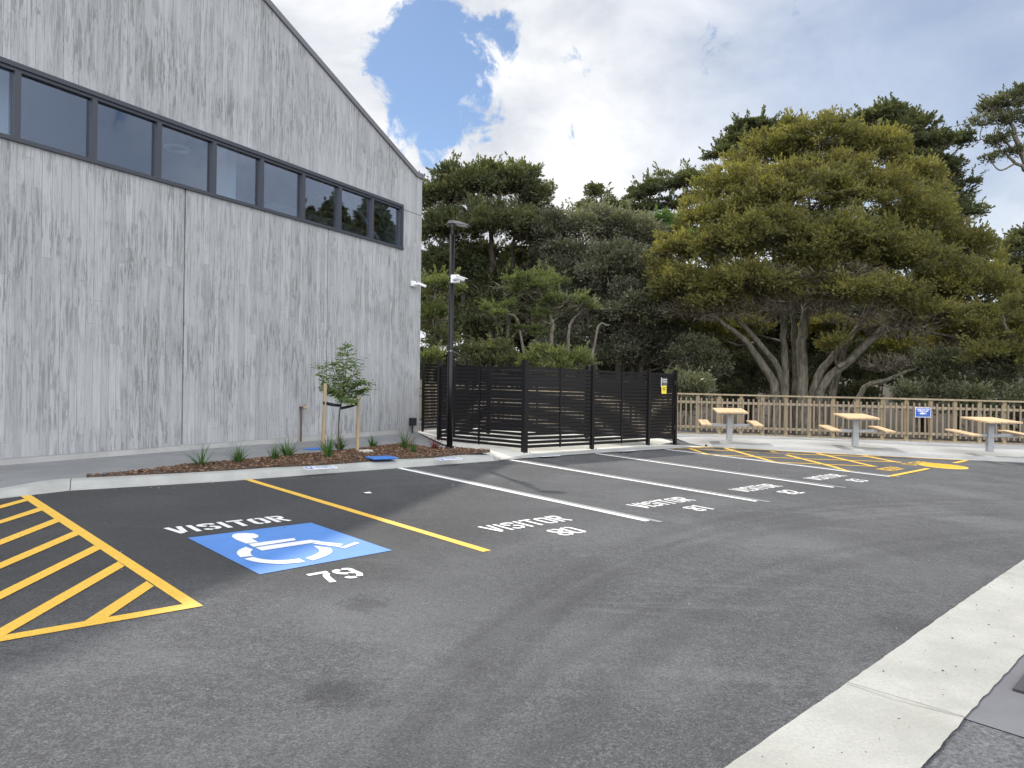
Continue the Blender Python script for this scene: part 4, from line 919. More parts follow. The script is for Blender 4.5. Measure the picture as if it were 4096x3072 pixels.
B1, B2, B3 = np.array((-1.40, 17.4, .33)), np.array((-.62, 19.2, .33)), np.array((1.95, 18.75, .27))
eb = empty('slat_fence', (0, 0, 0)); tag(eb, 'black slat fence closing the rear of the bin enclosure', 'fence')
for p in (B1, B2, B3): post(eb, p, plate=False)
panel(eb, P3, B1, .30, .33, inset=.05, mid=False); panel(eb, B1, B2, .33, .33); panel(eb, B2, B3, .33, .27); panel(eb, B3, P4, .27, .20)
C0 = np.array((-2.36, 19.25, .36)); C1 = np.array((-1.30, 21.2, .36)); ec = empty('slat_fence', (0, 0, 0)); tag(ec, 'black slat fence continuing from the corner of the concrete building', 'fence')
post(ec, C0, .05, 1.95); post(ec, C1, .075, 1.95); panel(ec, C0, C1, .34, .34, top=1.86, n=21, inset=.03)

# ------------------------------------------------------------------ text helpers for signs
def text_mesh(body, size, m, parent, M, name='lettering', width=None, bold=0.0):
    cu = bpy.data.curves.new('t', 'FONT'); cu.body = body; cu.size = size; cu.align_x = 'CENTER'; cu.align_y = 'CENTER'; cu.offset = bold; cu.resolution_u = 2
    o = bpy.data.objects.new('t', cu); COL.objects.link(o); dg = bpy.context.evaluated_depsgraph_get(); dg.update()
    me = bpy.data.meshes.new_from_object(o.evaluated_get(dg)); bpy.data.objects.remove(o)
    if width:
        n = len(me.vertices); co = np.empty(n*3, np.float32); me.vertices.foreach_get('co', co); co = co.reshape(-1, 3); w_ = co[:, 0].max()-co[:, 0].min(); s_ = width/w_
        co[:, 0] *= s_; me.vertices.foreach_set('co', co.ravel())
    me.transform(M); me.materials.clear(); me.materials.append(m); q = bpy.data.objects.new(name, me); COL.objects.link(q); q.parent = parent; return q
RX = Matrix.Rotation(math.pi/2, 4, 'X')
def TX(x, y, z): return Matrix.Translation((x, y, z))@RX
# gate signs: local frame of a sign: x right, -y towards the viewer
ang_g = math.atan2(P4[1]-P2[1], P4[0]-P2[0]); dg_ = (P4-P2)/np.linalg.norm(P4-P2); qg = np.array((dg_[1], -dg_[0]))
def onplane(px, py, p0, q, off):
    d = rayd(px, py); n_ = np.array((q[0], q[1], 0)); c0 = np.array((p0[0], p0[1], 0))+n_*off; t_ = (c0@n_)/(d@n_); return d*t_+np.array((0, 0, H))
c_ = onplane(2657, 1530, P2, qg, .02); t = empty('sign', tuple(c_), ang_g); tag(t, 'small black sign with white text on the slatted gate', 'sign')
mb = MB(); mb.box((.0, 0, 0), (.27, .006, .25), bev=.002); mb.build('plate', M_blk2, t)
mb = MB(); mb.box((-.132, -.004, 0), (.016, .006, .245)); mb.build('border', M_txtw, t)
text_mesh('BINS ARE NOT', .055, M_txtw, t, TX(.01, -.004, .07), width=.22, bold=.002); text_mesh('FOR PUBLIC USE', .055, M_txtw, t, TX(.01, -.004, .015), width=.21, bold=.002)
mb = MB(); mb.box((.01, -.0035, -.03), (.22, .002, .004)); mb.build('rule', M_txtw, t); text_mesh('CCTV IN OPERATION', .03, M_txtw, t, TX(.01, -.004, -.068), width=.19)
c_ = onplane(2656, 1559, P2, qg, .022); t = empty('sign', tuple(c_), ang_g); tag(t, 'small yellow sign below the black one on the gate', 'sign')
mb = MB(); mb.box((0, 0, 0), (.215, .006, .20), bev=.002); mb.build('plate', M_yelsign, t)
text_mesh('NO ENTRY', .035, M_txtk, t, TX(0, -.004, .045), width=.13, bold=.002); text_mesh('AUTHORISED', .035, M_txtk, t, TX(0, -.004, .005), width=.13, bold=.002); text_mesh('ONLY', .03, M_txtk, t, TX(0, -.004, -.045), width=.06)
# parking plates fixed to the kerb
def kerb_plate(pxs, label, dz):
    c_ = np.mean([gp(x, y, dz) for x, y in pxs], axis=0); t = empty('parking_plate', tuple(c_)); t.rotation_euler = (R(9 if dz > .05 else 0), R(1.0), th_); tag(t, label, 'sign', 'parking plates on the kerb')
    mb = MB(); mb.box((0, 0, .0), (.50, .125, .008), bev=.002); mb.build('plate', M_sgnwh, t)
    I = Matrix.Translation
    mb = MB(); mb.box((-.188, .0, .0045), (.105, .105, .002)); mb.build('parking_panel', M_txtb, t); text_mesh('P', .11, M_txtw, t, I((-.188, 0, .0065)), bold=.004)
    text_mesh('THE WORKSHOPS', .034, M_txtb, t, I((.06, .036, .0055)), width=.26, bold=.001); text_mesh('VISITOR PARKING ONLY', .034, M_txtb, t, I((.06, .0, .0055)), width=.36, bold=.001); text_mesh('3 HOUR LIMIT APPLIES', .034, M_txtb, t, I((.06, -.036, .0055)), width=.34, bold=.001)
kerb_plate([(1222.8, 1867), (1334, 1860), (1342, 1873.6), (1231, 1881.8)], 'white and blue parking plate on the kerb in front of the stakes', .115)
kerb_plate([(1751, 1832), (1832, 1827), (1842, 1838), (1763, 1844.5)], 'white and blue parking plate on the kerb below the lamp post', .115)
kerb_plate([(2165, 1822.5), (2225, 1821), (2229, 1824.5), (2170, 1826.5)], 'parking plate flush at the head of bay 81 by the corner post', .035)
kerb_plate([(2485, 1802.2), (2530, 1800.8), (2534, 1803.6), (2490, 1805)], 'parking plate flush at the head of bay 82 by the slat fence', .035)

# ------------------------------------------------------------------ timber fence
tf = empty('timber_fence', (0, 0, 0)); tag(tf, 'pale timber picket fence with a flat top rail behind the tables', 'fence')
def fpt(s): return np.array([np.interp(s, fence_len, [k[c] for k in FP]) for c in range(3)])
HF = 1.2; FEND = fence_len[-1]-.05
seg_s = [s for s in fence_len if s < FEND]+[FEND]
def frame_at(s):
    d = fpt(min(s+.05, FEND))-fpt(max(s-.05, 0)); d /= np.linalg.norm(d[:2]); return d, np.array((-d[1], d[0]))
def rail(z0, z1, off, th, name, mt):
    mb = MB()
    for a, b in zip(seg_s[:-1], seg_s[1:]):
        pa, pb = fpt(a), fpt(b); d = (pb-pa); d /= np.linalg.norm(d[:2]); q = np.array((-d[1], d[0], 0))*off
        mb.bar(pa+q+(0, 0, (z0+z1)/2), pb+q+(0, 0, (z0+z1)/2), th, z1-z0)
    return mb.build(name, mt, tf)
rail(1.155, 1.20, .03, .15, 'top_rail', M_pine); rail(.905, .975, .0, .04, 'rail', M_pine); rail(.175, .245, .0, .04, 'rail', M_pine); rail(-.12, .035, .055, .03, 'plinth_board', M_pine)
s_vis = fence_len[1]-.25; s = .1; mb_ = MB()
while s < s_vis:
    p = fpt(s); d, q = frame_at(s); mb_.box((p[0]-q[0]*.034, p[1]-q[1]*.034, p[2]+.58), (.046, .024, .97), np.array([[d[0], -d[1], 0], [d[1], d[0], 0], [0, 0, 1]])); s += .1535
tag(mb_.build('picket', M_picket, tf), kind='stuff')
npk = 0; pick_proto = None
while s < FEND and npk < 100:
    p = fpt(s); d, q = frame_at(s); an = math.atan2(d[1], d[0])
    if pick_proto is None:
        mb_ = MB(); mb_.box((0, 0, .58), (.046, .024, .97), bev=.002); pick_proto = mb_.build('picket', M_picket, tf); o = pick_proto
    else: o = pick_proto.copy(); COL.objects.link(o); o.parent = tf
    o.location = (p[0]-q[0]*.034, p[1]-q[1]*.034, p[2]+random.uniform(-.006, .006)); o.rotation_euler = (0, R(random.uniform(-.5, .5)), an); npk += 1; s += .1535+random.uniform(-.004, .004)
s = .26; post_proto = None
while s < FEND:
    p = fpt(s); d, q = frame_at(s); an = math.atan2(d[1], d[0])
    if post_proto is None: mb_ = MB(); mb_.box((0, 0, .53), (.095, .07, 1.246)); post_proto = mb_.build('post', M_pine2, tf); o = post_proto
    else: o = post_proto.copy(); COL.objects.link(o); o.parent = tf
    o.location = (p[0]+q[0]*.058, p[1]+q[1]*.058, p[2]); o.rotation_euler = (0, 0, an); s += .64
# blue rubbish sign on the fence
sI = min(range(int(FEND/.03)), key=lambda i: abs(math.atan2(fpt(i*.03)[0], fpt(i*.03)[1])-math.atan2(rayd(3692, 1650)[0], rayd(3692, 1650)[1])))*.03
p = fpt(sI); d, q = frame_at(sI); Yc = p[1]-q[1]*.085; c_ = at(3692, 1650, Yc); t = empty('sign', tuple(c_), math.atan2(d[1], d[0])); tag(t, 'blue rubbish sign with white car pictogram on the timber fence', 'sign')
mb = MB(); mb.box((0, 0, 0), (.415, .006, .275), bev=.002); mb.build('plate', M_sgnwh, t)
mb = MB(); mb.box((0, -.004, 0), (.39, .003, .25)); mb.build('face', M_blusign, t)
text_mesh('PLEASE TAKE YOUR', .05, M_txtw, t, TX(0, -.0065, .085), width=.34, bold=.002); text_mesh('RUBBISH HOME', .05, M_txtw, t, TX(0, -.0065, .038), width=.27, bold=.002); text_mesh('LITTER BELONGS IN YOUR BIN AT HOME', .018, M_txtw, t, TX(0, -.0065, -.105), width=.34)
mb = MB(); S1 = lambda P: [((x-1180)*.0001875, -.0065, (830-y)*.0001875) for x, y in P]
mb.poly(S1([(690, 1030), (700, 950), (760, 905), (850, 905), (960, 820), (1100, 810), (1220, 820), (1320, 890), (1400, 930), (1440, 1000), (1420, 1100), (1370, 1100), (930, 1100), (760, 1060)]))
mb.poly(S1([(1310, 870), (1440, 800), (1460, 850), (1370, 900)])); mb.poly(S1([(1480, 890), (1540, 780), (1600, 860), (1650, 960), (1645, 1130), (1570, 1130), (1570, 990), (1520, 910)]))
mb.build('pictogram', M_txtw, t)
mb = MB()
for cx_ in (835, 1300):
    ring = [(cx_+75*math.cos(a), 1070+75*math.sin(a)) for a in np.linspace(0, 2*math.pi, 18, endpoint=False)]; P_ = S1(ring); mb.poly([(x, y-.001, z) for x, y, z in P_])
wh = mb.build('wheels', M_blusign, t)
mb = MB()
for cx_ in (835, 1300):
    ring = [(cx_+48*math.cos(a), 1075+48*math.sin(a)) for a in np.linspace(0, 2*math.pi, 18, endpoint=False)]; P_ = S1(ring); mb.poly([(x, y-.002, z) for x, y, z in P_])
mb.build('hubs', M_txtw, t)

# ------------------------------------------------------------------ picnic tables
def picnic(root):
    HT = .79; LT = 1.45; WT = .75                      # boards run along local y, benches at +-x
    mb = MB(); mb.box((0, 0, .385), (.14, .14, .77), bev=.008); mb.build('pedestal', M_galv, root)
    mb = MB()
    bw = WT/5
    for k in range(5): mb.box((-WT/2+bw*(k+.5), 0, HT-.02), (bw-.008, LT, .04), bev=.003)
    mb.build('table_top', M_table, root)
    mb = MB(); mb.box((0, -.5, HT-.06), (WT-.08, .05, .04)); mb.box((0, .5, HT-.06), (WT-.08, .05, .04)); mb.box((0, 0, HT-.06), (.06, 1.1, .038)); mb.box((0, -.0, HT-.062), (.3, .3, .02)); mb.build('top_frame', M_galv, root)
    mb = MB(); mb.box((-.36, 0, .40), (.58, .075, .07), bev=.004); mb.box((.36, 0, .40), (.58, .075, .07), bev=.004); mb.box((0, 0, .355), (.17, .17, .008)); mb.build('seat_arm', M_galv, root)
    for sx_ in (-1, 1):
        mb = MB()
        for k in (-.5, .5): mb.box((sx_*.62+k*.125, 0, .455), (.118, LT*.98, .035), bev=.003)
        se = mb.build('bench', M_table, root)
        mb = MB(); mb.box((sx_*.62, -.5, .427), (.22, .045, .02)); mb.box((sx_*.62, .5, .427), (.22, .045, .02)); mb.box((sx_*.62, 0, .427), (.10, 1.1, .018)); mb.build('bench_frame', M_galv, se)
tabs = [(2917, 1762, 18.7, 'picnic table nearest the black gate'), (3420, 1785, 18.56, 'picnic table in the middle of the three'), (3958, 1806, 17.7, 'picnic table farthest right, right of the blue sign')]
protoT = None
for k, (px, py, Y, lb_) in enumerate(tabs):
    c_ = at(px, py, Y)
    if protoT is None: protoT = empty('picnic_table'); picnic(protoT); o = protoT
    else: o = copy_tree(protoT)
    o.location = c_; o.rotation_euler = (R(2.3), 0, R((-11, -11, -9)[k])); tag(o, 'pine and galvanised '+lb_, 'picnic table', 'picnic tables along the timber fence')

# ------------------------------------------------------------------ trees
M_bark1 = T('tree bark'); o_ = M_bark1.map((1, 1, .25)); n1_ = M_bark1.noise(o_, 9, 6, .7, .6); n2_ = M_bark1.noise(M_bark1.map(), 1.5, 4)
M_bark1.color(M_bark1.mix(M_bark1.rng(n2_, .4, .6), M_bark1.mix(M_bark1.rng(n1_, .3, .7), (.05, .043, .033), (.20, .175, .135)), M_bark1.mix(M_bark1.rng(n1_, .3, .7), (.07, .065, .045), (.24, .22, .17)))); M_bark1.rough(.9); M_bark1.bump(n1_, .9, .05); M_bark1 = M_bark1.m
M_barkd = mat('dark bark', (.06, .05, .04), .9, noise=(6, .5, (1, 1, .3)), bump=(20, .8, .03))
LEAF = {
 'gold': tintmat('golden totara leaf', [(.090, .092, .044), (.155, .152, .060), (.30, .27, .095)], .42, .6),
 'dark': tintmat('dark conifer leaf', [(.052, .066, .040), (.092, .106, .056), (.16, .168, .078)], .36, .6),
 'olive': tintmat('grey olive leaf', [(.070, .080, .060), (.125, .132, .095), (.26, .26, .20)], .32, .36),
 'green': tintmat('mid green leaf', [(.060, .082, .038), (.105, .130, .054), (.185, .205, .09)], .38, .6),
 'bright': tintmat('bright green leaf', [(.055, .10, .04), (.09, .155, .06), (.14, .21, .09)], .4, .6),
 'under': tintmat('understorey leaf', [(.052, .062, .040), (.098, .108, .068), (.20, .205, .135)], .32, .42),
 'twig': tintmat('bare twigs', [(.10, .085, .065), (.17, .145, .11), (.27, .24, .19)], 0, .9)}
def twig_mass(root, lobes, Y, n, bx, name='twigs'):
    C, D = [], []
    for lb_ in lobes:
        px, py, rx, ry = lb_[:4]; dy = lb_[4] if len(lb_) > 4 else 0
        c = at(px, py, Y+dy); k = (Y+dy)/FPX; m = int(n*rx*ry/10000); v = rng.normal(size=(m, 3)); v /= np.linalg.norm(v, axis=1)[:, None]; v *= rng.random(m)[:, None]**.33
        C.append(c+v*np.array((rx*k, rx*k*.8, ry*k))); d_ = v*np.array((1, 1, .5))+np.array((0, 0, .35))+rng.normal(size=(m, 3))*.45; D.append(d_)
    C = np.concatenate(C); D = np.concatenate(D); n_ = len(C)
    return shards(name, C-bx, rng.uniform(.2, .65, n_), rng.uniform(.010, .022, n_), D, LEAF['twig'], root, tint=rng.random(n_))
def crown_from(lobes, Y, leafn, padr, leafL, leafW, style, padden=1.0, flat=.5, tintb=0.0, jit=.12):
    """lobes: (px, py, rx, ry[, dy]) in photo pixels at distance Y -> clump centres and leaves"""
    C, Dn, LL, TT, pads, lc_ = [], [], [], [], [], []
    for lb_ in lobes:
        px, py, rx, ry = lb_[:4]; dy = lb_[4] if len(lb_) > 4 else 0
        c = at(px, py, Y+dy); k = (Y+dy)/FPX; a, b = rx*k, ry*k; dpt = (a*.9); lc_.append((c, a, b))
        npad = max(4, int(padden*6.5*(a*b+a*dpt)/(padr**2)/2.2))
        v = rng.normal(size=(npad, 3)); v /= np.linalg.norm(v, axis=1)[:, None]; v[:, 2] = np.where(v[:, 2] < -.35, -v[:, 2], v[:, 2])
        rr = rng.uniform(.3, 1.05, npad)[:, None]**.8
        pc = c+v*rr*np.array((a, dpt, b)); lt_ = rng.uniform(-.12, .12)
        for p_, vv_ in zip(pc, v):
            r_ = padr*rng.uniform(.6, 1.3); n = int(leafn*2.3*rng.uniform(.6, 1.3)*(r_/padr)**2); u_ = rng.normal(size=(n, 3)); u_ /= np.linalg.norm(u_, axis=1)[:, None]
            rad = rng.uniform(.15, 1, n)[:, None]**.6; u_[:, 2] = np.where((u_[:, 2] < 0) & (rng.random(n) < .6), -u_[:, 2], u_[:, 2])
            q = p_+u_*rad*r_*np.array((1, 1, flat)); pads.append((p_, c))
            if (p_[2]-c[2]) > -.2*b and rng.random() < .8:
                for _s in range(2):
                    ns_ = int(14*leafn/60)+6; dr_ = vv_*np.array((.8, .8, .3))+np.array((0, 0, .55))+rng.normal(size=3)*.35; dr_ /= np.linalg.norm(dr_); tt_ = rng.random(ns_)[:, None]
                    q2 = p_+dr_*r_*(.5+tt_*.9)+rng.normal(size=(ns_, 3))*.10*r_*(1.2-tt_)
                    C.append(q2); Dn.append(dr_+rng.normal(size=(ns_, 3))*.45); LL.append(rng.uniform(.7, 1.2, ns_)*leafL*.9); TT.append(np.clip(.62+tintb+lt_+rng.normal(size=ns_)*jit, 0, 1))
            C.append(q); Dn.append(u_*.9*np.array((1, 1, .6))+vv_*.5+np.array((0, 0, .45))+rng.normal(size=(n, 3))*.45)
            LL.append(rng.uniform(.7, 1.4, n)*leafL); TT.append(np.clip(.45+tintb+lt_+rng.uniform(-.25, .25)+rng.normal(size=n)*jit, 0, 1))
    C = np.concatenate(C); Dn = np.concatenate(Dn); LL = np.concatenate(LL); TT = np.concatenate(TT)
    return C, Dn, LL, LL*leafW*1.25, TT, pads, lc_
NLEAF = [0]
def tree(name, label, cat, lobes, Y, style, base, trunks=None, r0=.3, leafn=60, padr=.55, leafL=.16, leafW=.34, padden=1.0, flat=.5, group=None, tintb=0, twigs=.35, bark=None, limbs=True, tw_r=.02, limb_r=.4):
    bx = at(base[0], base[1], Y); bz = terr(bx[0], bx[1]); bx[2] = min(float(bz), bx[2]); root = empty(name, tuple(bx)); tag(root, label, cat, group)
    C, Dn, LL, WW, TT, pads, lc_ = crown_from(lobes, Y, leafn, padr, leafL, leafW, style, padden, flat, tintb)
    NLEAF[0] += len(C)
    shards('crown', C-bx, LL, WW, Dn, LEAF[style], root, tint=TT)
    mb = MB(); nodes = []
    if trunks is None: trunks = [[(base[0], base[1], 0, r0), (base[0]+random.uniform(-20, 20), (base[1]+lc_[0][0][2]*0+base[1]) / 2 if False else base[1]-80, 0, r0*.8), (lobes[0][0], lobes[0][1]+lobes[0][3]*.3, 0, r0*.35)]]
    for tr in trunks:
        P = np.array([np.append(at(x, y, Y+dy), r) for x, y, dy, r in tr]); P[0][2] = min(P[0][2], bx[2]+.0) if (len(tr) > 2 and tr[0][1] > base[1]-70) else P[0][2]
        P[:, 3] *= .85 if Y < 27.5 else (.98 if style == 'gold' else .55)
        Q = cr_(P, 5); Q[1:-1, :2] += rng.normal(size=(len(Q)-2, 2))*.03; mb.tube(Q[:, :3]-bx, np.maximum(Q[:, 3], .015), 8); nodes += [(q[:3], q[3]) for q in Q[2:]]
    if limbs:
        NP = np.array([n_[0] for n_ in nodes]); NR = [n_[1] for n_ in nodes]
        for c, a, b in lc_:
            dd = np.linalg.norm(NP-c, axis=1)+2.0*np.maximum(0, NP[:, 2]-c[2]+.3*a); i = int(np.argmin(dd)); s0 = NP[i]; mid = s0*.5+c*.5+np.array((0, 0, -.12*np.linalg.norm(c-s0)))+rng.normal(size=3)*.15
            Q = cr_([s0, mid, c], 5); mb.tube(Q-bx, np.linspace(max(.03, min(NR[i]*.6, limb_r*.25)), .03, len(Q)), 6, False)
        for p_, c in pads:
            if random.random() < twigs:
                s0 = c+(p_-c)*.1; mid = (s0+p_)/2+rng.normal(size=3)*.12; Q = cr_([s0, mid, p_+(p_-s0)*.1], 3); mb.tube(Q-bx, np.linspace(tw_r*1.3, tw_r*.5, len(Q)), 4, False)
    mb.build('trunk', bark or M_bark1, root, True)
    if style in ('olive', 'under', 'dark', 'green') and Y < 45: twig_mass(root, lobes, Y, 420 if style != 'under' else 260, bx)
    return root

# the big multi-stemmed tree behind the tables
hero_tr = [[(3103, 1700, 0, .24), (3100, 1572, 0, .2), (3041, 1447, -.3, .16), (2970, 1353, -.6, .12), (2876, 1282, -.9, .08), (2790, 1200, -1.1, .04)],
           [(3130, 1700, .2, .18), (3127, 1525, .2, .15), (3030, 1368, -.1, .12), (2945, 1267, -.4, .08), (2880, 1130, -.6, .04)],
           [(3150, 1700, .3, .2), (3142, 1560, .3, .17), (3135, 1368, .4, .14), (3127, 1251, .4, .11), (3090, 980, .2, .05)],
           [(3212, 1700, 0, .3), (3209, 1560, 0, .25), (3209, 1368, .1, .21), (3229, 1212, .2, .17), (3250, 1000, .2, .11), (3230, 760, 0, .05)],
           [(3185, 1700, .5, .2), (3180, 1500, .6, .15), (3175, 1300, .8, .12), (3160, 1050, 1, .06)],
           [(3250, 1700, .1, .22), (3252, 1572, .1, .19), (3315, 1447, 0, .15), (3380, 1370, -.2, .12), (3450, 1290, -.4, .09), (3500, 1180, -.5, .05)],
           [(3285, 1700, -.2, .24), (3283, 1572, -.2, .2), (3401, 1439, -.5, .17), (3518, 1329, -.8, .14), (3620, 1250, -1, .10), (3720, 1130, -1.1, .05)],
           [(3518, 1329, -.8, .12), (3600, 1312, -1, .10), (3700, 1325, -1.3, .07), (3820, 1350, -1.5, .04)],
           [(3300, 1700, .4, .18), (3350, 1480, .5, .14), (3440, 1290, .6, .1), (3520, 1120, .7, .06)],
           [(3300, 1690, -.5, .14), (3440, 1580, -1.0, .12), (3557, 1517, -1.6, .09), (3652, 1478, -2, .06), (3760, 1450, -2.2, .03)],
           [(3380, 1400, .4, .06), (3375, 1330, .3, .05), (3400, 1270, .2, .03)], [(3440, 1420, .2, .06), (3480, 1350, .1, .05), (3470, 1280, 0, .03)]]
hero_l = [(2660, 1190, 70, 50, 0), (2750, 1265, 70, 45, .3), (3800, 1440, 140, 45, -.5), (3930, 1480, 110, 50, 0), (3640, 1400, 110, 35, .5), (3120, 1170, 190, 55, -1.5), (3000, 1330, 110, 45, 2.2), (3320, 1320, 120, 45, 2.4), (2860, 1340, 90, 45, 2.2), (3480, 1330, 100, 40, 2.2), (3540, 560, 60, 45, .5), (3380, 520, 70, 40), (3160, 520, 70, 45, .5), (3050, 860, 150, 90, -1), (2900, 1010, 160, 90, -1.5), (3500, 1000, 160, 110, -2.2), (3250, 1090, 170, 80, -2), (3560, 1190, 150, 60, -2), (3330, 700, 170, 90, -.5), (3570, 620, 90, 70, 0), (3720, 840, 90, 100, .5), (2840, 1220, 140, 45, -1), (3780, 1160, 130, 90, -1), (3860, 1330, 120, 60, -1.5), (3800, 1380, 100, 50, 0), (4010, 1130, 60, 110, .5), (3270, 575, 170, 90), (3080, 650, 170, 100, 1), (3440, 620, 150, 90, 1), (2940, 770, 180, 100), (3180, 800, 240, 130, -1.5), (3450, 800, 200, 120, -1), (3650, 730, 120, 110, 1), (3640, 900, 190, 120, -.5),
          (2830, 890, 150, 90, -.5), (3060, 960, 220, 110, -2), (3340, 980, 220, 120, -2.4), (2700, 1010, 110, 70, -.6), (2660, 1120, 80, 70, -.5), (2780, 1150, 150, 80, -1.5), (2980, 1140, 180, 80, -2),
          (3390, 1180, 190, 60, -2.6), (3620, 1070, 220, 110, -1.5), (3860, 1010, 120, 90, 0), (3880, 1170, 170, 110, -1), (3700, 1280, 170, 70, -1.5), (3950, 1340, 130, 90, -1), (3340, 1385, 75, 28, -1.5), (2690, 1200, 70, 50, .5)]
hero = tree('totara_tree', 'large spreading golden green tree with many pale stems behind the tables', 'tree', hero_l, 30.5, 'gold', (3200, 1690), hero_tr, leafn=50, padr=.44, leafL=.142, leafW=.34, padden=1.0, twigs=.55, tw_r=.014, limb_r=.28, flat=.7)
twig_mass(hero, [(2850, 1225, 150, 60, -1), (3020, 1230, 150, 70, -1), (3200, 1190, 200, 80, -1.5), (3420, 1240, 180, 70, -1.5), (3600, 1290, 170, 70, -1.5), (3780, 1380, 150, 50, -1), (2720, 1240, 90, 40, -.5), (3080, 1110, 180, 50, -2), (3350, 1100, 170, 50, -2.5), (3560, 1450, 130, 40, -1.5)], 30.5, 1000, np.array(hero.location))
tree('totara_tree', 'dense dark green tree just right of the concrete building', 'tree', [(1760, 800, 110, 80), (1900, 760, 130, 70), (2050, 760, 120, 75), (2150, 830, 70, 90, 1), (1790, 940, 140, 90), (1980, 900, 160, 95, -1), (2110, 960, 80, 50), (1770, 1070, 100, 60), (1930, 1030, 70, 40, 1), (1850, 1180, 120, 70, .5), (1980, 1230, 110, 70, .5), (1880, 1330, 140, 80, .5), (2060, 1190, 90, 50, .5), (2180, 960, 60, 60, 1), (1840, 1060, 130, 60, 1), (2080, 1050, 90, 45, 1.5), (2160, 1080, 80, 60, 1), (1960, 1120, 130, 50, 1), (1800, 710, 60, 35), (1960, 700, 70, 30), (2100, 700, 50, 30)],
     34, 'dark', (1960, 1500), [[(1960, 1520, 0, .5), (1955, 1250, 0, .36), (1965, 1050, 0, .26), (1960, 800, 0, .1)], [(1990, 1520, .3, .35), (2040, 1150, .3, .25), (2060, 960, .3, .15), (2090, 830, .3, .06)], [(1900, 1520, .3, .3), (1850, 1200, 0, .2), (1800, 900, 0, .08)]],
     leafn=75, padr=.55, leafL=.17, padden=1.5, twigs=.35, flat=.75, tintb=.05, bark=M_barkd)
tree('olive_tree', 'broad grey green tree in the middle of the treeline', 'tree', [(2230, 930, 110, 85), (2380, 930, 150, 80), (2550, 960, 150, 85), (2300, 1060, 150, 100), (2480, 1080, 170, 100, -1), (2640, 1110, 110, 100), (2560, 1240, 170, 110, -1), (2690, 1300, 120, 120), (2200, 1060, 80, 60, 1), (2350, 1180, 150, 90, .5), (2420, 1320, 150, 90, .5), (2600, 1380, 170, 80), (2280, 1300, 120, 80, 1), (2730, 1180, 80, 80, .5), (2250, 1400, 120, 60, 1), (2480, 1430, 160, 60, .5), (2720, 1430, 110, 70, 0)],
     33, 'olive', (2480, 1560), [[(2480, 1580, 0, .35), (2470, 1300, 0, .25), (2450, 1050, 0, .1)], [(2500, 1580, 0, .3), (2600, 1300, 0, .2), (2640, 1120, 0, .06)], [(2440, 1580, 0, .25), (2350, 1250, 0, .16), (2300, 1000, 0, .05)]],
     leafn=85, padr=.55, leafL=.12, leafW=.42, padden=1.25, bark=M_barkd, twigs=.9, tw_r=.015, flat=.8)
tree('kanuka_tree', 'flat topped green tree with pale bare branches above the slat fence', 'tree', [(2100, 1150, 130, 45), (2260, 1210, 100, 40), (2330, 1225, 60, 35, .4), (2010, 1250, 80, 35), (2160, 1270, 70, 40), (2110, 1330, 60, 30), (2180, 1120, 70, 35, 1)],
     26.5, 'green', (2210, 1500), [[(2205, 1520, 0, .12), (2210, 1380, 0, .09), (2200, 1260, 0, .06), (2150, 1160, 0, .03)], [(2255, 1520, .2, .09), (2275, 1350, .2, .07), (2320, 1250, .2, .03)], [(2300, 1440, 0, .09), (2380, 1350, 0, .06), (2440, 1300, 0, .02)], [(2160, 1520, -.2, .1), (2080, 1330, -.2, .06), (2020, 1250, -.2, .03)]],
     leafn=55, padr=.34, leafL=.12, leafW=.3, padden=.9, twigs=.6, flat=.4, tw_r=.014)
tree('kanuka_tree', 'soft green tree showing between the building corner and lamp post', 'tree', [(1740, 1160, 90, 50), (1720, 1280, 90, 60), (1760, 1360, 70, 50), (1690, 1220, 60, 60, 1)], 27, 'green', (1740, 1500), leafn=60, padr=.4, leafL=.13, r0=.12, tintb=.08)
tree('shrub', 'rounded green shrub rising over the slat fence right of the corner post', 'shrub', [(2200, 1435, 80, 45), (2300, 1450, 70, 40), (2120, 1460, 55, 35), (2230, 1490, 110, 45)], 23.8, 'green', (2220, 1560), leafn=60, padr=.32, leafL=.10, r0=.07, tintb=.12, flat=.7)
tree('shrub', 'dark green shrub behind the slat fence beside the lamp post', 'shrub', [(1880, 1420, 60, 35), (1990, 1400, 70, 40), (1930, 1460, 110, 45), (2040, 1450, 50, 40)], 25.5, 'dark', (1930, 1560), leafn=60, padr=.36, leafL=.11, r0=.07, tintb=.1, flat=.6)
tree('shrub', 'small yellow green shrub between the building and the slat fence', 'shrub', [(1725, 1440, 45, 30), (1700, 1470, 50, 40)], 24, 'green', (1715, 1560), leafn=60, padr=.3, leafL=.10, r0=.05, tintb=.2, flat=.7)
# skyline macrocarpas, pine and others farther up the rise
tree('macrocarpa_tree', 'flat topped dark conifer with bare branches on the skyline', 'tree', [(2690, 740, 110, 32), (2600, 780, 90, 26), (2780, 720, 60, 30), (2660, 830, 110, 28), (2780, 800, 60, 26), (2560, 850, 60, 26)], 58, 'dark', (2740, 1250), [[(2740, 1250, 0, .5), (2735, 1000, 0, .4), (2745, 900, 0, .3), (2680, 790, 0, .15)], [(2745, 930, 0, .25), (2790, 820, 0, .15), (2800, 740, 0, .08)]],
     leafn=70, padr=.8, leafL=.26, padden=.8, twigs=.5, flat=.35, bark=M_barkd, tw_r=.05, tintb=-.1)
tree('macrocarpa_tree', 'small rounded dark conifer on the skyline left of the flat topped one', 'tree', [(2380, 780, 50, 28), (2345, 840, 45, 38), (2430, 830, 60, 28), (2400, 880, 80, 28)], 56, 'dark', (2400, 1250), [[(2400, 1250, 0, .4), (2400, 950, 0, .3), (2390, 820, 0, .12)]], leafn=80, padr=.7, leafL=.25, padden=.8, flat=.45, bark=M_barkd, tw_r=.045)
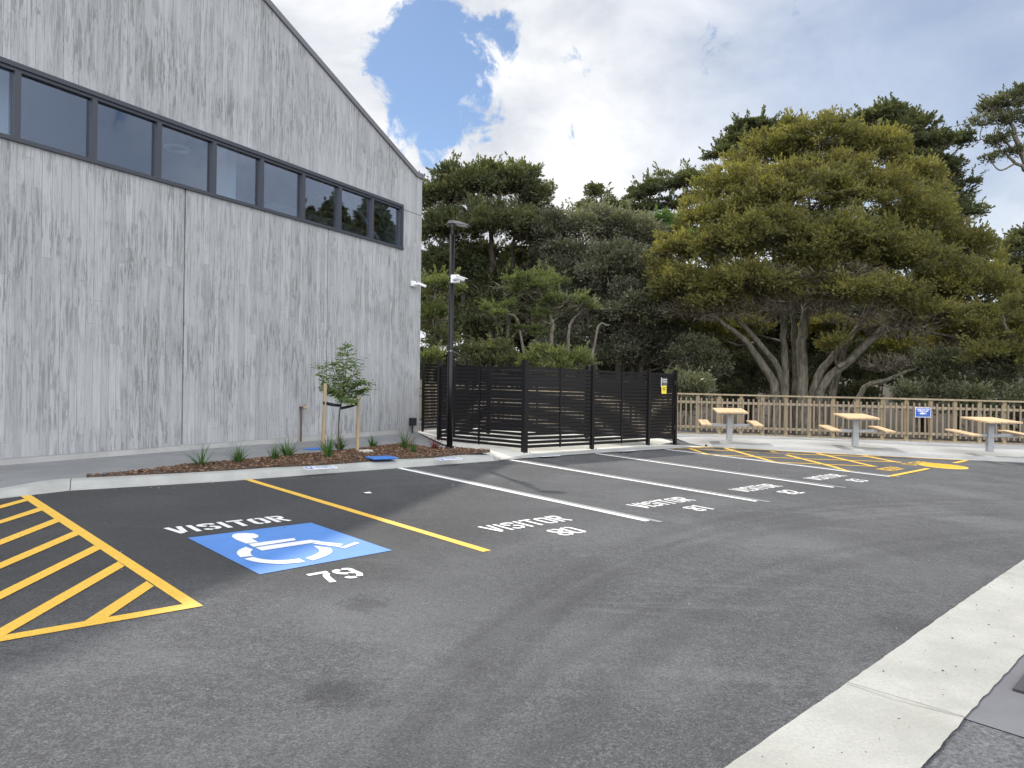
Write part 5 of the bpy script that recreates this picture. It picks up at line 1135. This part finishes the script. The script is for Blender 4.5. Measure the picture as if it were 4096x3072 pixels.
tree('bright_tree', 'bright green feathery tree left of the large golden tree', 'tree', [(2670, 920, 90, 45), (2610, 960, 60, 35), (2740, 960, 50, 40)], 42, 'bright', (2680, 1300), leafn=80, padr=.5, leafL=.2, r0=.15, flat=.8)
tree('macrocarpa_tree', 'layered dark conifer rising behind the left shoulder of the golden tree', 'tree', [(3010, 520, 95, 32), (2940, 570, 75, 30), (3090, 530, 60, 38), (2890, 625, 65, 28), (2990, 620, 100, 36)], 46, 'dark', (3000, 1200), [[(3000, 1250, 0, .45), (3000, 800, 0, .3), (3010, 560, 0, .12)]], leafn=75, padr=.62, leafL=.22, padden=.85, flat=.35, bark=M_barkd, tw_r=.04)
tree('macrocarpa_tree', 'tall dark conifer rising behind the right side of the golden tree', 'tree', [(3540, 475, 115, 38), (3660, 520, 120, 45), (3560, 560, 130, 60), (3720, 600, 120, 50), (3760, 690, 110, 60), (3650, 660, 110, 70), (3820, 780, 85, 60), (3800, 870, 70, 55), (3860, 850, 60, 40), (3700, 780, 110, 70), (3870, 560, 45, 30), (3740, 900, 80, 60)], 44, 'dark', (3830, 1300),
     [[(3830, 1300, 0, .4), (3840, 1000, 0, .3), (3835, 850, 0, .22), (3700, 600, 0, .12)], [(3700, 1250, 0, .45), (3640, 800, 0, .3), (3580, 520, 0, .12)], [(3840, 950, 0, .12), (3870, 890, 0, .06), (3900, 870, 0, .03)]], leafn=75, padr=.62, leafL=.22, padden=.95, flat=.42, bark=M_barkd, tw_r=.04)
tree('pine_tree', 'tall sparse pine with pale curving branches at the right edge', 'tree', [(4030, 420, 80, 45), (3970, 440, 55, 40), (4100, 400, 80, 50), (3930, 500, 40, 30), (4020, 490, 60, 30), (3990, 570, 60, 22), (4060, 610, 50, 20), (3960, 640, 30, 25), (4150, 520, 60, 60)], 42, 'under', (4225, 1200),
     [[(4230, 1250, 0, .5), (4190, 900, 0, .42), (4118, 690, 0, .36), (4060, 540, 0, .22), (4030, 420, 0, .1)], [(4112, 690, 0, .2), (4040, 630, 0, .14), (3990, 590, 0, .07), (3950, 560, 0, .04)], [(4090, 620, 0, .15), (4010, 560, 0, .1), (3990, 500, 0, .06), (3960, 460, 0, .04)], [(4118, 700, 0, .2), (4160, 560, 0, .15), (4140, 420, 0, .07)]],
     leafn=22, padr=.42, leafL=.2, leafW=.3, padden=.9, twigs=.95, flat=.8, tintb=.0, tw_r=.035)
tree('conifer_tree', 'mid green tree at the right edge beyond the golden tree', 'tree', [(4070, 1000, 80, 60), (4120, 950, 70, 50), (4060, 1100, 70, 80), (4150, 1100, 90, 90), (4100, 1220, 90, 60)], 34, 'dark', (4110, 1500), leafn=65, padr=.5, leafL=.16, r0=.2, tintb=.12)
tree('totara_tree', 'golden green tree low at the right edge behind the fence', 'tree', [(4010, 1260, 100, 70), (4110, 1330, 110, 80), (3980, 1420, 120, 60), (4120, 1460, 110, 70)], 25.5, 'gold', (4080, 1620), leafn=60, padr=.45, leafL=.13, r0=.14, tintb=-.1)
# understorey bushes close behind the timber fence
us = [(2790, 1430, 120, 90, 30, 'dense dark bush behind the gate end of the timber fence'), (2760, 1580, 110, 80, 25, 'low dark bush directly behind the timber fence left of the golden tree'), (3000, 1500, 130, 90, 35, 'dark bush filling the gap left of the pale stems'), (2940, 1590, 90, 50, 34, 'low dark bush behind the first picnic table'),
      (3520, 1470, 130, 70, 35, 'dark bush right of the pale stems'), (3660, 1590, 110, 50, 24, 'leafy bush behind the blue sign'), (3780, 1480, 130, 90, 28, 'tall grey green bush behind the right part of the fence'), (3870, 1600, 130, 60, 23.5, 'low leafy bush behind the fence at right'), (4010, 1520, 120, 90, 26, 'grey green bush behind the rightmost picnic table'), (4120, 1610, 110, 60, 23, 'low bush at the right end of the fence'), (3420, 1590, 100, 50, 34, 'small dark bush behind the middle picnic table'), (3180, 1560, 120, 90, 37, 'dark bush behind the stems of the golden tree')]
for px, py, rx, ry, Y, lb_ in us:
    tree('bush', lb_, 'bush', [(px-rx*.4, py, rx*.6, ry*.9), (px+rx*.4, py+10, rx*.6, ry*.8), (px, py-ry*.3, rx*.6, ry*.7), (px, py+ry*.7, rx*.9, ry*.5)], Y, 'under', (px, py+ry), leafn=50, padr=.38, leafL=.10, leafW=.45, r0=.06, group='bushes behind the timber fence', flat=.8, twigs=.5, tw_r=.012, padden=.8)
# dark wood filling behind
C, Dn, LL, WW, TT, pads, lc_ = crown_from([(x, 1330+60*math.sin(x*.01), 150, 130+25*math.sin(x*.023)) for x in range(1650, 4300, 170)]+[(x, 1190+50*math.sin(x*.02), 130, 90) for x in range(2250, 4200, 190)]+[(x, 1150+30*math.sin(x*.02), 110, 90) for x in range(1650, 2300, 110)]+[(x, 1400, 150, 110, 6) for x in range(2700, 4300, 150)]+[(x, 1000+40*math.sin(x*.03), 120, 110, 5) for x in range(2800, 3900, 130)]+[(x, 1500, 150, 90) for x in range(1650, 4300, 170)], 39, 45, .7, .24, .42, 'under', 1.15, .8, -.05)
tag(shards('wood', C, LL, WW, Dn, LEAF['under'], tint=TT), 'dark wood filling the view between the trees', 'wood', kind='stuff'); NLEAF[0] += len(C)
# trees outside the frame on the right, seen mirrored in the windows
for k, (x, y, hgt_) in enumerate(((30, 26, 14), (31, 31, 16), (29, 34.5, 15), (37, 30, 17), (35, 25, 13))):
    root = empty('conifer_tree', (x, y, -1.5)); tag(root, ('broad', 'tallest', 'leftmost', 'rear', 'rightmost')[k]+' dark conifer beyond the car park mirrored in the window panes', 'tree', 'conifers mirrored in the window panes')
    n = 22000; t_ = rng.random(n); rr = (1-t_)**.6*hgt_*.36*np.sqrt(rng.random(n)); a_ = rng.random(n)*6.283
    C = np.stack([rr*np.cos(a_), rr*np.sin(a_), 1.5+t_*hgt_*.95+rng.normal(size=n)*.3], 1); shards('crown', C, rng.uniform(.3, .6, n), .25, rng.normal(size=(n, 3)), LEAF['dark'], root, tint=rng.random(n)*.6)
    mb = MB(); mb.tube([(0, 0, -1), (0, 0, hgt_*.5), (0, 0, hgt_*.95)], [.3, .2, .04], 7); mb.build('trunk', M_barkd, root)
print('leaves', NLEAF[0])
